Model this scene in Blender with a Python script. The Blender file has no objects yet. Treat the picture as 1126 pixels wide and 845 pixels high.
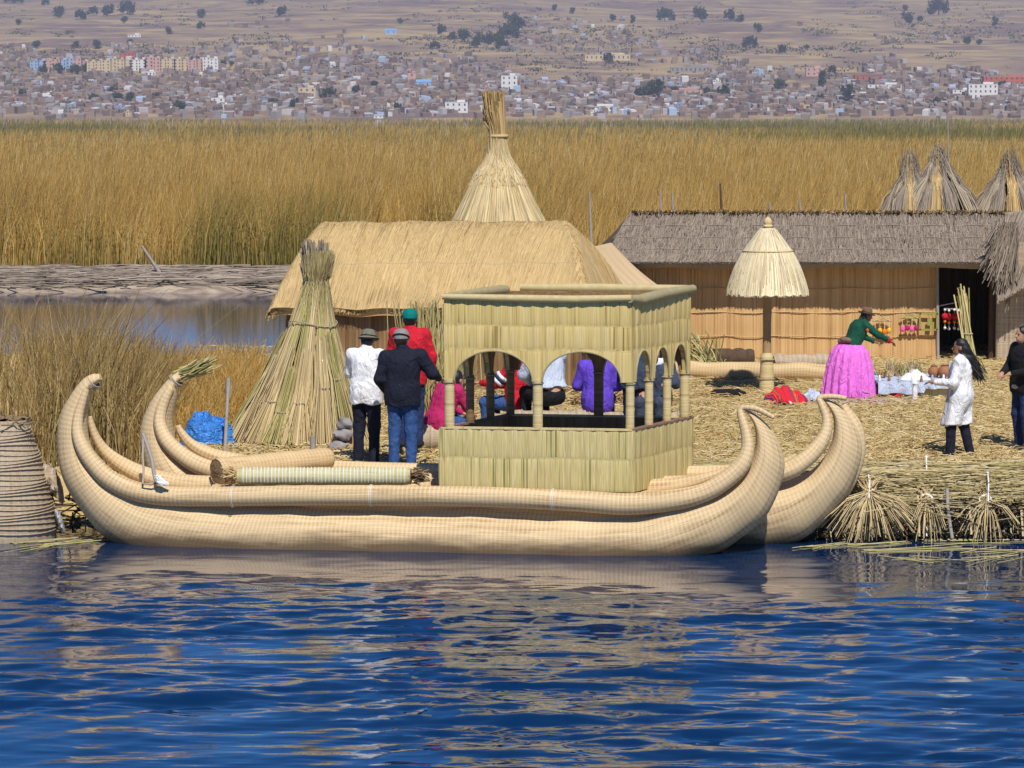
import bpy, math, random
import numpy as np
from mathutils import Vector, Matrix
R = math.radians
random.seed(7)
rng = np.random.default_rng(11)
sc = bpy.context.scene
COL = sc.collection
# ------------------------------------------------------------------ camera
F_PX, CX, CY, CAM_Z = 3400.0, 563.0, 422.5, 5.1
PITCH = math.atan((CY - 125.0) / F_PX)
CP, SP = math.cos(PITCH), math.sin(PITCH)
cd = bpy.data.cameras.new('camera'); cam = bpy.data.objects.new('camera', cd); COL.objects.link(cam)
cam.location = (0, 0, CAM_Z); cam.rotation_euler = (math.pi / 2 - PITCH, 0, 0)
cd.sensor_width = 36.0; cd.lens = F_PX / 1126.0 * 36.0; cd.clip_start = 0.5; cd.clip_end = 30000
sc.camera = cam

def ray(px, py):
    u = (px - CX) / F_PX; v = (CY - py) / F_PX
    return Vector((u, CP + v * SP, -SP + v * CP))
def P(px, py, Y):
    d = ray(px, py); return Vector((0, 0, CAM_Z)) + d * (Y / d.y)
def G(px, py, z=0.55):
    d = ray(px, py); return Vector((0, 0, CAM_Z)) + d * ((z - CAM_Z) / d.z)
def PLN(px, py, A, n):
    """point of the ray on the vertical plane through A with normal n"""
    d = ray(px, py); o = Vector((0, 0, CAM_Z))
    return o + d * ((A - o).dot(n) / d.dot(n))

# ------------------------------------------------------------------ materials
MATS = {}
class NB:
    def __init__(self, name, rough=0.8, spec=0.25):
        m = bpy.data.materials.new(name); m.use_nodes = True
        self.m = m; self.nt = m.node_tree; self.N = self.nt.nodes; self.L = self.nt.links
        self.b = self.N['Principled BSDF']; self.b.inputs['Roughness'].default_value = rough
        self.b.inputs['Specular IOR Level'].default_value = spec
        MATS[name] = m
    def n(self, t, **kw):
        x = self.N.new(t)
        for k, v in kw.items():
            if k in x.inputs: x.inputs[k].default_value = v
            else: setattr(x, k, v)
        return x
    def l(self, a, b): self.L.new(a, b)
    def coord(self, kind='UV', scale=(1, 1, 1)):
        if kind == 'Position': o = self.n('ShaderNodeNewGeometry').outputs['Position']
        else: o = self.n('ShaderNodeTexCoord').outputs[kind]
        mp = self.n('ShaderNodeMapping'); mp.inputs['Scale'].default_value = scale
        self.l(o, mp.inputs['Vector']); return mp.outputs['Vector']
    def noise(self, vec, scale=1, detail=3, rough=.55, out='Fac', dist=0):
        x = self.n('ShaderNodeTexNoise'); x.inputs['Scale'].default_value = scale; x.inputs['Detail'].default_value = detail
        x.inputs['Roughness'].default_value = rough; x.inputs['Distortion'].default_value = dist
        self.l(vec, x.inputs['Vector']); return x.outputs[out]
    def ramp(self, fac, stops, interp='LINEAR'):
        x = self.n('ShaderNodeValToRGB'); x.color_ramp.interpolation = interp
        el = x.color_ramp.elements
        while len(el) > 1: el.remove(el[-1])
        for i, (p, c) in enumerate(stops):
            e = el[0] if i == 0 else el.new(p)
            e.position = p; e.color = (*c, 1) if len(c) == 3 else c
        self.l(fac, x.inputs['Fac']); return x.outputs['Color']
    def mix(self, a, b, fac, mode='MIX'):
        x = self.n('ShaderNodeMix', data_type='RGBA', blend_type=mode)
        for v, k in ((fac, 0), (a, 6), (b, 7)):
            if isinstance(v, (int, float)): x.inputs[k].default_value = v
            elif isinstance(v, tuple): x.inputs[k].default_value = (*v, 1)
            else: self.l(v, x.inputs[k])
        return x.outputs[2]
    def math(self, op, a, b=0.0, clamp=False):
        x = self.n('ShaderNodeMath', operation=op, use_clamp=clamp)
        for v, k in ((a, 0), (b, 1)):
            if isinstance(v, (int, float)): x.inputs[k].default_value = v
            else: self.l(v, x.inputs[k])
        return x.outputs[0]
    def color(self, c):
        if isinstance(c, tuple): self.b.inputs['Base Color'].default_value = (*c, 1)
        else: self.l(c, self.b.inputs['Base Color'])
    def bump(self, h, strength=.4, dist=.01):
        x = self.n('ShaderNodeBump'); x.inputs['Strength'].default_value = strength; x.inputs['Distance'].default_value = dist
        self.l(h, x.inputs['Height']); self.l(x.outputs['Normal'], self.b.inputs['Normal'])

def m_plain(name, c, rough=.8, var=.25, scale=9, spec=.25, bump=.25, sheen=0):
    k = NB(name, rough, spec); v = k.coord('Object')
    n = k.noise(v, scale, 4)
    k.color(k.mix(tuple(x * (1 - var) for x in c), tuple(min(1, x * (1 + var)) for x in c), n))
    if bump: k.bump(k.noise(v, scale * 3, 3), bump, .01)
    return k.m
def m_strand(name, stops, rough=.75):
    """many loose stalks: every stalk has its own colour"""
    k = NB(name, rough, .3)
    r = k.n('ShaderNodeNewGeometry').outputs['Random Per Island']
    c = k.ramp(r, stops)
    p = k.coord('Position'); n = k.noise(p, 1.3, 3)
    k.color(k.mix(c, (0, 0, 0), k.math('MULTIPLY', n, .25)))
    return k.m
def m_weave(name, base, dark, rib=19.0, mott=(.27, .155, .07), damp_shade=False):
    """reeds bound with close cord: fine ribs across u, long stalks along u"""
    k = NB(name, .7, .3)
    uv = k.coord('UV')
    sx = k.n('ShaderNodeSeparateXYZ'); k.l(uv, sx.inputs[0])
    jit = k.noise(k.coord('UV', (1.5, 3, 1)), 2, 2)
    u = k.math('ADD', k.math('MULTIPLY', sx.outputs[0], rib * 6.2832), k.math('MULTIPLY', jit, 2.5))
    rw = k.math('ADD', k.math('MULTIPLY', k.math('SINE', u), .5), .5)
    ribs = k.math('POWER', rw, 2.2)
    stalk = k.noise(k.coord('UV', (1.1, 55, 1)), 1.0, 3, .6)
    big = k.noise(k.coord('UV', (.9, 2.2, 1)), 1.0, 4)
    streak = k.noise(k.coord('UV', (.55, 9, 1)), 1.3, 6, .72)
    c = k.mix(dark, base, k.ramp(stalk, [(.3, (0, 0, 0)), (.62, (1, 1, 1))]))
    c = k.mix(c, mott, k.math('MULTIPLY', k.ramp(streak, [(.50, (0, 0, 0)), (.63, (1, 1, 1))]), .75))
    c = k.mix(c, tuple(x * .72 for x in base), k.math('MULTIPLY', k.ramp(big, [(.45, (0, 0, 0)), (.7, (1, 1, 1))]), .5))
    c = k.mix(c, tuple(min(.85, x * 1.25 + .04) for x in base), k.math('MULTIPLY', ribs, k.math('MULTIPLY', k.noise(k.coord('UV', (1.2, 2.5, 1)), 1.4, 3), .62)))
    if damp_shade:
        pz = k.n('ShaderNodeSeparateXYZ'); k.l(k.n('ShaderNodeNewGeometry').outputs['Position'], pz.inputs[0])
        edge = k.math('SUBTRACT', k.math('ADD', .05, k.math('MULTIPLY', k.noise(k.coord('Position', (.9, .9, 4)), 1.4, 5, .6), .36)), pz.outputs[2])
        c = k.mix(c, (.085, .05, .025), k.math('MULTIPLY', k.ramp(k.math('MULTIPLY', edge, 5.0), [(.0, (0, 0, 0)), (.9, (1, 1, 1))]), .85))  # wet band at the waterline, also carrying painted shade under the hull
    k.color(c)
    h = k.math('ADD', k.math('MULTIPLY', rw, -.25), k.math('MULTIPLY', stalk, .9))
    k.bump(h, .45, .006)
    return k.m
def m_reedmat(name, stops, su=70, con=1.9, bump=.6):
    """upright stalks side by side: colour changes across u, little along v"""
    k = NB(name, .7, .3)
    a = k.noise(k.coord('UV', (su, .45, 1)), 1.0, 3, .7)
    b = k.noise(k.coord('UV', (su * .23, .3, 1)), 1.0, 3, .6)
    f = k.math('ADD', k.math('MULTIPLY', a, .62), k.math('MULTIPLY', b, .38))
    f = k.math('ADD', k.math('MULTIPLY', k.math('SUBTRACT', f, .5), con), .5)
    k.color(k.ramp(f, stops)); k.bump(a, bump, .010)
    return k.m
def m_thatch(name, stops, shear=0.0, su=60, bump=.7):
    k = NB(name, .8, .2)
    uv = k.coord('UV'); mp = k.n('ShaderNodeSeparateXYZ'); k.l(uv, mp.inputs[0])
    uu = k.math('ADD', mp.outputs[0], k.math('MULTIPLY', mp.outputs[1], shear))
    cb = k.n('ShaderNodeCombineXYZ'); k.l(k.math('MULTIPLY', uu, su), cb.inputs[0]); k.l(k.math('MULTIPLY', mp.outputs[1], 1.6), cb.inputs[1])
    a = k.noise(cb.outputs[0], 1.0, 4, .65)
    cb2 = k.n('ShaderNodeCombineXYZ'); k.l(k.math('MULTIPLY', uu, su * .12), cb2.inputs[0]); k.l(k.math('MULTIPLY', mp.outputs[1], .7), cb2.inputs[1])
    b = k.noise(cb2.outputs[0], 1.0, 3)
    f = k.math('ADD', k.math('MULTIPLY', a, .65), k.math('MULTIPLY', b, .35))
    k.color(k.ramp(f, stops)); k.bump(a, bump, .02)
    return k.m

HULL = m_weave('woven_reed', (.63, .47, .265), (.43, .30, .15), damp_shade=True)
HULLB = m_weave('woven_reed_pale', (.64, .48, .275), (.46, .33, .17), damp_shade=True)
ROLLM = m_weave('woven_reed_roll', (.61, .44, .235), (.43, .30, .145))
OLDREED = m_weave('weathered_woven_reed', (.44, .35, .24), (.26, .20, .135), 11)
GREENROLL = m_weave('green_rolled_reed', (.50, .46, .24), (.36, .35, .15), 14)
CABIN = m_reedmat('cabin_reed', [(.15, (.22, .14, .045)), (.30, (.42, .30, .105)), (.42, (.58, .43, .155)), (.52, (.50, .39, .145)), (.62, (.67, .50, .21)), (.82, (.47, .38, .20))], 44, 2.7)
CABINLOW = m_reedmat('cabin_green_reed', [(.12, (.16, .15, .05)), (.28, (.30, .27, .09)), (.40, (.58, .46, .19)), (.48, (.38, .33, .13)), (.57, (.66, .54, .26)), (.69, (.38, .29, .11)), (.85, (.60, .51, .28))], 38, 3.0)
POSTM = m_reedmat('post_reed', [(.3, (.40, .31, .14)), (.5, (.56, .44, .21)), (.7, (.64, .52, .28))], 40)
RIMM = m_plain('rim_reed', (.47, .38, .19), .7, .25, 14)
RIMG = m_plain('rim_reed_olive', (.33, .28, .15), .7, .3, 12)
THATCH = m_thatch('golden_thatch', [(.25, (.28, .17, .07)), (.40, (.47, .31, .13)), (.52, (.58, .40, .18)), (.68, (.64, .46, .23))], .55)
THATCHP = m_thatch('smooth_pale_thatch', [(.25, (.47, .33, .18)), (.5, (.56, .41, .24)), (.7, (.60, .45, .27))], .2, 60, .3)
GREYTH = m_thatch('grey_thatch', [(.25, (.20, .155, .12)), (.42, (.26, .205, .16)), (.58, (.32, .26, .20)), (.75, (.40, .33, .26))], -.1, 40)
WALLR = m_reedmat('shed_wall_reed', [(.15, (.24, .13, .05)), (.35, (.44, .26, .105)), (.55, (.55, .345, .15)), (.8, (.62, .43, .22))], 34, 1.7, bump=.9)
WALLD = m_reedmat('shaded_wall_reed', [(.3, (.14, .08, .03)), (.5, (.22, .13, .06)), (.7, (.30, .19, .09))], 20)  # wall reed with the shade of interiors and eaves put into its colour
S_PALE = m_strand('pale_straw', [(0, (.40, .28, .13)), (.3, (.58, .44, .22)), (.7, (.68, .54, .30)), (1, (.74, .62, .38))])
S_GOLD = m_strand('golden_straw', [(0, (.34, .21, .08)), (.35, (.50, .34, .14)), (.7, (.60, .43, .20)), (1, (.66, .50, .27))])
S_GREEN = m_strand('green_straw', [(0, (.26, .25, .08)), (.35, (.44, .39, .15)), (.7, (.58, .48, .21)), (1, (.66, .54, .29))])
S_GREY = m_strand('grey_straw', [(0, (.19, .15, .115)), (.4, (.27, .215, .165)), (.75, (.34, .275, .215)), (1, (.42, .35, .27))])
S_STACK = m_strand('stack_straw', [(0, (.22, .17, .12)), (.5, (.38, .31, .22)), (1, (.55, .46, .32))])
S_CANOPY = m_strand('canopy_stalks', [(0, (.64, .52, .30)), (.5, (.74, .63, .41)), (1, (.79, .70, .50))])
S_THATCH = m_strand('thatch_stalks', [(0, (.36, .23, .09)), (.12, (.48, .33, .15)), (.6, (.57, .41, .19)), (1, (.65, .49, .25))])
S_BROWN = m_strand('brown_straw', [(0, (.10, .065, .03)), (.5, (.22, .15, .08)), (1, (.38, .28, .15))])
S_ROT = m_strand('rotted_straw', [(0, (.02, .013, .008)), (.5, (.05, .033, .018)), (.85, (.12, .08, .04)), (1, (.32, .23, .12))])
S_GROUND = m_strand('loose_straw_mix', [(0, (.28, .18, .065)), (.2, (.49, .35, .145)), (.6, (.63, .475, .215)), (.85, (.72, .58, .31)), (1, (.78, .68, .44))])
S_LAID = m_strand('laid_straw_mix', [(0, (.28, .22, .08)), (.3, (.48, .39, .17)), (.6, (.60, .48, .245)), (1, (.74, .62, .38))])
CORD = m_plain('cord', (.36, .30, .22), .9, .3, 40)
WCORD = m_plain('white_cord', (.72, .70, .66), .8, .1, 30)
DARKWOOD = m_plain('dark_wood', (.09, .06, .035), .8, .4, 8)
GREYWOOD = m_plain('grey_wood', (.30, .27, .24), .8, .3, 8)
CUTEND = m_plain('cut_reed_end', (.25, .17, .09), .9, .6, 45, bump=.9)
k = NB('blue_tarp', .36, .5); k.color(k.mix((.02, .15, .55), (.05, .25, .68), k.noise(k.coord('Object'), 5, 3))); k.bump(k.noise(k.coord('Object', (7, 7, 9)), 1, 3, .5, dist=2.2), 1.0, .09); TARP = k.m
SKIN = m_plain('skin', (.42, .23, .15), .55, .08, 20, .35, 0)
SKIND = m_plain('skin_brown', (.26, .125, .07), .55, .08, 20, .35, 0)
HAIR = m_plain('black_hair', (.012, .010, .010), .45, .4, 60, .4)
def cloth(name, c, var=.12):
    k = NB(name, .88, .2); v = k.coord('Object'); n = k.noise(v, 9, 4)
    k.color(k.mix(tuple(x * (1 - var) for x in c), tuple(min(1, x * (1 + var)) for x in c), n))
    f1 = k.noise(k.coord('Object', (9, 9, 5)), 1, 4, .55, dist=1.6); f2 = k.noise(v, 60, 2)
    k.bump(k.math('ADD', f1, k.math('MULTIPLY', f2, .08)), .9, .05); return k.m
C_WHITE = cloth('white_cloth', (.78, .78, .80), .05); C_NAVY = cloth('navy_cloth', (.012, .014, .028)); C_JEANS = cloth('blue_denim', (.035, .085, .24), .3)
C_BLACK = cloth('black_cloth', (.012, .012, .014)); C_RED = cloth('red_cloth', (.52, .015, .03)); C_MAG = cloth('magenta_cloth', (.42, .02, .11))
C_PURP = cloth('purple_cloth', (.12, .06, .52)); C_PINK = cloth('pink_cloth', (.72, .17, .62), .2); C_GREEN = cloth('green_knit', (.008, .075, .045))
C_TEAL = cloth('teal_cloth', (.0, .17, .15)); C_GREY = cloth('grey_cloth', (.24, .24, .23)); C_LGREY = cloth('light_grey_cloth', (.42, .42, .44)); C_HAT = cloth('olive_grey_felt', (.18, .17, .13))
C_BROWN = cloth('brown_felt', (.17, .10, .06)); C_DNAVY = cloth('dark_blue_cloth', (.02, .035, .10)); C_STEEL = cloth('slate_cloth', (.045, .06, .095)); C_SHOE = cloth('dark_shoe', (.03, .028, .03))
C_RUST = cloth('rust_cloth', (.22, .13, .09)); C_PALEB = cloth('pale_blue_cloth', (.48, .54, .66)); C_WORANGE = cloth('orange_cloth', (.75, .18, .02))
EYE = m_plain('dark_eye', (.02, .012, .01), .2, .1, 5, .5, 0); LIP = m_plain('lip', (.30, .10, .08), .5, .1, 5, .3, 0)

# ------------------------------------------------------------------ objects
ORG = {}
def props(o, label=None, cat=None, group=None, kind=None):
    for k, v in (('label', label), ('category', cat), ('group', group), ('kind', kind)):
        if v: o[k] = v
    return o
def root(name, loc, label, cat, group=None, rz=0.0):
    o = bpy.data.objects.new(name, None); COL.objects.link(o); o.location = loc; o.rotation_euler = (0, 0, rz)
    o.empty_display_size = .2
    ORG[o] = Vector(loc) if rz == 0 else None
    return props(o, label, cat, group)
def link(name, me, parent=None, loc=None):
    o = bpy.data.objects.new(name, me); COL.objects.link(o)
    if parent is not None: o.parent = parent; ORG[o] = ORG[parent]
    else:
        o.location = loc if loc is not None else (0, 0, 0); ORG[o] = Vector(o.location)
    return o
def np_mesh(name, V, Q, mat, smooth=True, uv=None, attrs=None):
    me = bpy.data.meshes.new(name)
    V = np.asarray(V, np.float32); Q = np.asarray(Q, np.int32); k = Q.shape[1]
    me.vertices.add(len(V)); me.vertices.foreach_set('co', V.ravel())
    me.loops.add(Q.size); me.loops.foreach_set('vertex_index', Q.ravel())
    me.polygons.add(len(Q)); me.polygons.foreach_set('loop_start', np.arange(0, Q.size, k, dtype=np.int32))
    try: me.polygons.foreach_set('loop_total', np.full(len(Q), k, np.int32))
    except Exception: pass
    me.polygons.foreach_set('use_smooth', np.full(len(Q), smooth))
    if uv is not None:
        l = me.uv_layers.new(name='UVMap'); l.data.foreach_set('uv', np.asarray(uv, np.float32)[Q.ravel()].ravel())
    for kk, a in (attrs or {}).items():
        at = me.attributes.new(kk, 'FLOAT', 'POINT'); at.data.foreach_set('value', np.asarray(a, np.float32))
    me.materials.append(mat); me.update(calc_edges=True); me.validate()
    return me

class MB:
    def __init__(s): s.v = []; s.f = []; s.uv = []; s.mi = []; s.cur = 0
    def add(s, verts, faces, uvs=None):
        b = len(s.v); s.v += [Vector(x) for x in verts]
        for i, f in enumerate(faces):
            s.f.append([b + j for j in f]); s.mi.append(s.cur)
            s.uv.append([uvs[j] for j in f] if uvs else [(verts[j][0], verts[j][2]) for j in f])
    def grid(s, pts, uvs=None, closed_u=False):
        """pts[i][j] grid"""
        n, m = len(pts), len(pts[0]); V = [p for r in pts for p in r]; Fc = []
        for i in range(n - 1):
            for j in range(m - 1): Fc.append((i * m + j, i * m + j + 1, (i + 1) * m + j + 1, (i + 1) * m + j))
        s.add(V, Fc, [q for r in uvs for q in r] if uvs else None)
    def tube(s, path, rad, n=14, caps=True, squash=None, up=Vector((0, 0, 1))):
        path = [Vector(p) for p in path]; K = len(path)
        if not hasattr(rad, '__len__'): rad = [rad] * K
        rings = []; uvs = []; L = 0; prevu = None
        for i, p in enumerate(path):
            t = (path[min(i + 1, K - 1)] - path[max(i - 1, 0)]).normalized()
            if i: L += (p - path[i - 1]).length
            if prevu is None:
                ref = up if abs(t.dot(up)) < .95 else Vector((1, 0, 0))
                a = t.cross(ref).normalized()
            else: a = (prevu - t * prevu.dot(t)).normalized()
            prevu = a; b = a.cross(t)
            r = rad[i]; sq = squash or 1
            rings.append([p + (a * math.cos(6.28319 * j / n) + b * math.sin(6.28319 * j / n) * sq) * r for j in range(n + 1)])
            uvs.append([(L, j / n * 6.283 * max(rad)) for j in range(n + 1)])
        s.grid([[q for q in r] for r in rings], uvs)
        if caps:
            for e, ring in ((0, rings[0]), (1, rings[-1])):
                c = sum(ring[:-1], Vector()) / n
                idx = [(0, i + 1, i + 2) if e else (0, i + 2, i + 1) for i in range(n)]
                s.add([c] + ring, idx, [(q.x, q.z) for q in [c] + ring])
    def lathe(s, prof, c=(0, 0, 0), n=32, wob=None):
        c = Vector(c); pts = []; uvs = []; L = 0
        for i, (r, z) in enumerate(prof):
            if i: L += math.hypot(r - prof[i - 1][0], z - prof[i - 1][1])
            row = []
            for j in range(n + 1):
                a = 6.28319 * (j % n) / n; rr, zz = (r, z) if wob is None else wob(a, r, z, i)
                row.append(c + Vector((rr * math.cos(a), rr * math.sin(a), zz)))
            pts.append(row); uvs.append([(j / n * 6.283 * max(p[0] for p in prof), L) for j in range(n + 1)])
        s.grid(pts, uvs)
    def box(s, c, d, rz=0, M=None):
        c = Vector(c); x, y, z = [q / 2 for q in d]; rm = M or Matrix.Rotation(rz, 3, 'Z')
        V = [c + rm @ Vector((sx * x, sy * y, sz * z)) for sz in (-1, 1) for sx, sy in ((-1, -1), (1, -1), (1, 1), (-1, 1))]
        for f in ((0, 3, 2, 1), (4, 5, 6, 7), (0, 1, 5, 4), (1, 2, 6, 5), (2, 3, 7, 6), (3, 0, 4, 7)):
            q = [V[i] for i in f]
            e1 = (q[1] - q[0]).length; e2 = (q[3] - q[0]).length
            s.add(q, [(0, 1, 2, 3)], [(0, 0), (e1, 0), (e1, e2), (0, e2)])
    def ball(s, c, r, n=12, m=8):
        c = Vector(c); r = Vector(r) if hasattr(r, '__len__') else Vector((r, r, r)); pts = []
        for i in range(m + 1):
            t = math.pi * i / m
            pts.append([c + Vector((r.x * math.sin(t) * math.cos(6.28319 * j / n), r.y * math.sin(t) * math.sin(6.28319 * j / n), r.z * math.cos(t))) for j in range(n + 1)])
        s.grid(pts, [[(j / n, i / m) for j in range(n + 1)] for i in range(m + 1)])
    def build(s, name, mats, parent=None, loc=None, smooth=True, weld=True):
        if not isinstance(mats, (list, tuple)): mats = [mats]
        if parent is not None: og = ORG[parent] or Vector()
        else: og = Vector(loc) if loc is not None else Vector()
        me = bpy.data.meshes.new(name)
        me.from_pydata([tuple(p - og) for p in s.v], [], s.f)
        l = me.uv_layers.new(name='UVMap')
        l.data.foreach_set('uv', np.array([q for f in s.uv for q in f], np.float32).ravel())
        for m in mats: me.materials.append(m)
        me.polygons.foreach_set('material_index', s.mi); me.polygons.foreach_set('use_smooth', [smooth] * len(s.f))
        if weld:
            import bmesh
            bm = bmesh.new(); bm.from_mesh(me); bmesh.ops.remove_doubles(bm, verts=bm.verts, dist=1e-5)
            bmesh.ops.recalc_face_normals(bm, faces=bm.faces); bm.to_mesh(me); bm.free()
        me.update()
        if smooth:
            try: me.set_sharp_from_angle(angle=R(50))
            except Exception: pass
        return link(name, me, parent, og if parent is None else None)

def strand_verts(Pth, Rad, sides=3):
    """Pth (N,K,3), Rad (N,K) -> verts, quads"""
    N, K, _ = Pth.shape
    T = np.gradient(Pth, axis=1); T /= np.linalg.norm(T, axis=2, keepdims=True) + 1e-9
    ref = rng.normal(size=(N, 1, 3)); a = np.cross(T, np.broadcast_to(ref, T.shape)); a /= np.linalg.norm(a, axis=2, keepdims=True) + 1e-9
    b = np.cross(T, a)
    ang = np.arange(sides) * 2 * np.pi / sides
    V = Pth[:, :, None, :] + Rad[:, :, None, None] * (np.cos(ang)[None, None, :, None] * a[:, :, None, :] + np.sin(ang)[None, None, :, None] * b[:, :, None, :])
    idx = np.arange(N * K * sides).reshape(N, K, sides)
    q = []
    for k in range(K - 1):
        for j in range(sides):
            q.append(np.stack([idx[:, k, j], idx[:, k, (j + 1) % sides], idx[:, k + 1, (j + 1) % sides], idx[:, k + 1, j]], -1))
    return V.reshape(-1, 3), np.concatenate(q, 0)
def strands(name, Pth, Rad, mat, parent=None, loc=None, sides=3, tint=None):
    Pth = np.asarray(Pth, float); Rad = np.asarray(Rad, float)
    if Rad.ndim == 1: Rad = np.repeat(Rad[:, None], Pth.shape[1], 1)
    if parent is not None: og = ORG[parent] or Vector()
    else: og = Vector(loc) if loc is not None else Vector()
    V, Q = strand_verts(Pth - np.array(og), Rad, sides)
    at = None
    if tint is not None: at = {'tint': np.repeat(tint, Pth.shape[1] * sides), 'hh': np.tile(np.repeat(np.linspace(0, 1, Pth.shape[1]), sides), len(Pth))}
    return link(name, np_mesh(name, V, Q, mat, True, None, at), parent, og if parent is None else None)

def vnoise(x, y, s=0):
    x = np.asarray(x, float); y = np.asarray(y, float)
    xi, yi = np.floor(x), np.floor(y); xf, yf = x - xi, y - yi
    def h(a, b): q = np.sin(a * 127.1 + b * 311.7 + s * 74.7) * 43758.5453; return q - np.floor(q)
    u, v = xf * xf * (3 - 2 * xf), yf * yf * (3 - 2 * yf)
    return (h(xi, yi) * (1 - u) + h(xi + 1, yi) * u) * (1 - v) + (h(xi, yi + 1) * (1 - u) + h(xi + 1, yi + 1) * u) * v
def fbm(x, y, s=0, o=4):
    t = 0; a = .5
    for i in range(o): t = t + a * vnoise(x * 2 ** i, y * 2 ** i, s + i); a *= .5
    return t
def smooth(a, b, x):
    t = np.clip((x - a) / (b - a), 0, 1); return t * t * (3 - 2 * t)
def gmesh(xs, ys, Z):
    X, Yg = np.meshgrid(xs, ys); V = np.stack([X, Yg, Z], -1).reshape(-1, 3); n, m = len(ys), len(xs)
    i = np.arange(n * m).reshape(n, m)
    return V, np.stack([i[:-1, :-1], i[:-1, 1:], i[1:, 1:], i[1:, :-1]], -1).reshape(-1, 4)

# ------------------------------------------------------------------ ground of the island
def edge_front(x): return np.interp(x, [-30, -6.2, -5.4, 2.4, 2.9, 3.3, 40], [37.9, 37.9, 38.3, 38.2, 37.4, 37.0, 36.95]) + (fbm(np.asarray(x) * 2.3, 0 * np.asarray(x) + 3.3, 5) - .5) * .25
def edge_back(x): return np.interp(x, [-30, -4.9, -4.3, -3.5, 40], [60, 58.5, 59, 78, 79])
def gz(x, y):
    x = np.asarray(x, float); y = np.asarray(y, float)
    return .53 + .07 * fbm(x * .9, y * .9, 2) + .08 * np.exp(-((x + 1.35) ** 2 + (y - 40.3) ** 2) / 1.2)
def gzf(x, y): return float(gz(np.array([x]), np.array([y]))[0])
xs = np.arange(-17, 19, .14); ys = np.arange(36.2, 80, .14)
X, Yg = np.meshgrid(xs, ys); dd = np.minimum(Yg - edge_front(X), edge_back(X) - Yg)
Z = -.5 + (gz(X, Yg) + .035 * (fbm(X * 5, Yg * 5, 9) - .5) + .5) * smooth(-.05, .28, dd)
k = NB('trodden_straw', .9, .15); p = k.coord('Position')
n1 = k.noise(p, 22, 5, .7, dist=.6); n2 = k.noise(p, 1.1, 3); n3 = k.noise(k.coord('Position', (60, 22, 30)), 1, 3, .6, dist=.8)
f = k.math('ADD', k.math('MULTIPLY', n1, .5), k.math('MULTIPLY', n3, .5))
c = k.ramp(f, [(.32, (.27, .18, .07)), (.43, (.45, .325, .135)), (.55, (.59, .445, .20)), (.68, (.70, .565, .30))])
k.color(k.mix(c, (.34, .27, .10), k.math('MULTIPLY', k.ramp(n2, [(.5, (0, 0, 0)), (.75, (1, 1, 1))]), .45)))
k.bump(f, .9, .03)
V, Q = gmesh(xs, ys, Z)
props(link('ground', np_mesh('ground', V, Q, k.m)), kind='structure')

# ------------------------------------------------------------------ lake
def stretch(a, b, n, p=2.2): t = np.linspace(0, 1, n) ** p; return a + (b - a) * t
xs = np.concatenate([-stretch(9, 2400, 40, 3)[::-1], np.arange(-8.93, 8.99, .07), stretch(9, 2400, 40, 3)])
ys = np.concatenate([-stretch(-18, 60, 14)[::-1], np.arange(18.04, 40, .026), stretch(40, 2900, 140, 2.6)])
X, Yg = np.meshgrid(xs, ys)
calm = .22 + .95 * (1 - smooth(30.0, 35.0, Yg - .35 * np.clip(X - 2.0, -2, 4) * 0 + np.clip(X - 2.5, 0, 5) * .55 + .8 * np.sin(X * .7) * .4))
W = np.zeros_like(X); wr = np.random.default_rng(5)
wx = X + .5 * (fbm(X * .5, Yg * .5, 3) - .5); wy = Yg + .7 * (fbm(X * .45, Yg * .9, 8) - .5)
for lam, slope, spread, cnt in ((3.0, .016, .3, 3), (1.2, .020, .4, 4), (.6, .022, .55, 6), (.30, .021, .75, 7), (.16, .017, .9, 7)):
    for i in range(cnt):
        th = wr.normal(.12, spread); kk = 2 * math.pi / (lam * wr.uniform(.75, 1.3)); ph = wr.uniform(0, 6.28)
        W += slope / kk * np.sin(kk * (wx * math.sin(th) + wy * math.cos(th)) + ph)
gust = .25 + 1.7 * smooth(.25, .75, fbm(X * .32, Yg * .55, 21))
fine = (np.abs(X) < 9.2) & (Yg > 18) & (Yg < 40.1)
Z = np.where(fine, W * calm * gust, 0)
k = NB('lake_water', .02, .5); k.b.inputs['IOR'].default_value = 1.7
pz = k.coord('Position', (.8, 1.6, 1))
k.color(k.mix((.0006, .015, .055), (.001, .021, .078), k.noise(pz, .5, 2)))
h = k.math('ADD', k.noise(k.coord('Position', (5, 14, 1)), 1, 3, .6), k.math('MULTIPLY', k.noise(k.coord('Position', (1.2, 3.2, 1)), 1, 2), 1.6))
k.bump(h, .03, .03)
V, Q = gmesh(xs, ys, Z)
props(link('lake_water', np_mesh('lake_water', V, Q, k.m)), kind='structure')

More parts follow.
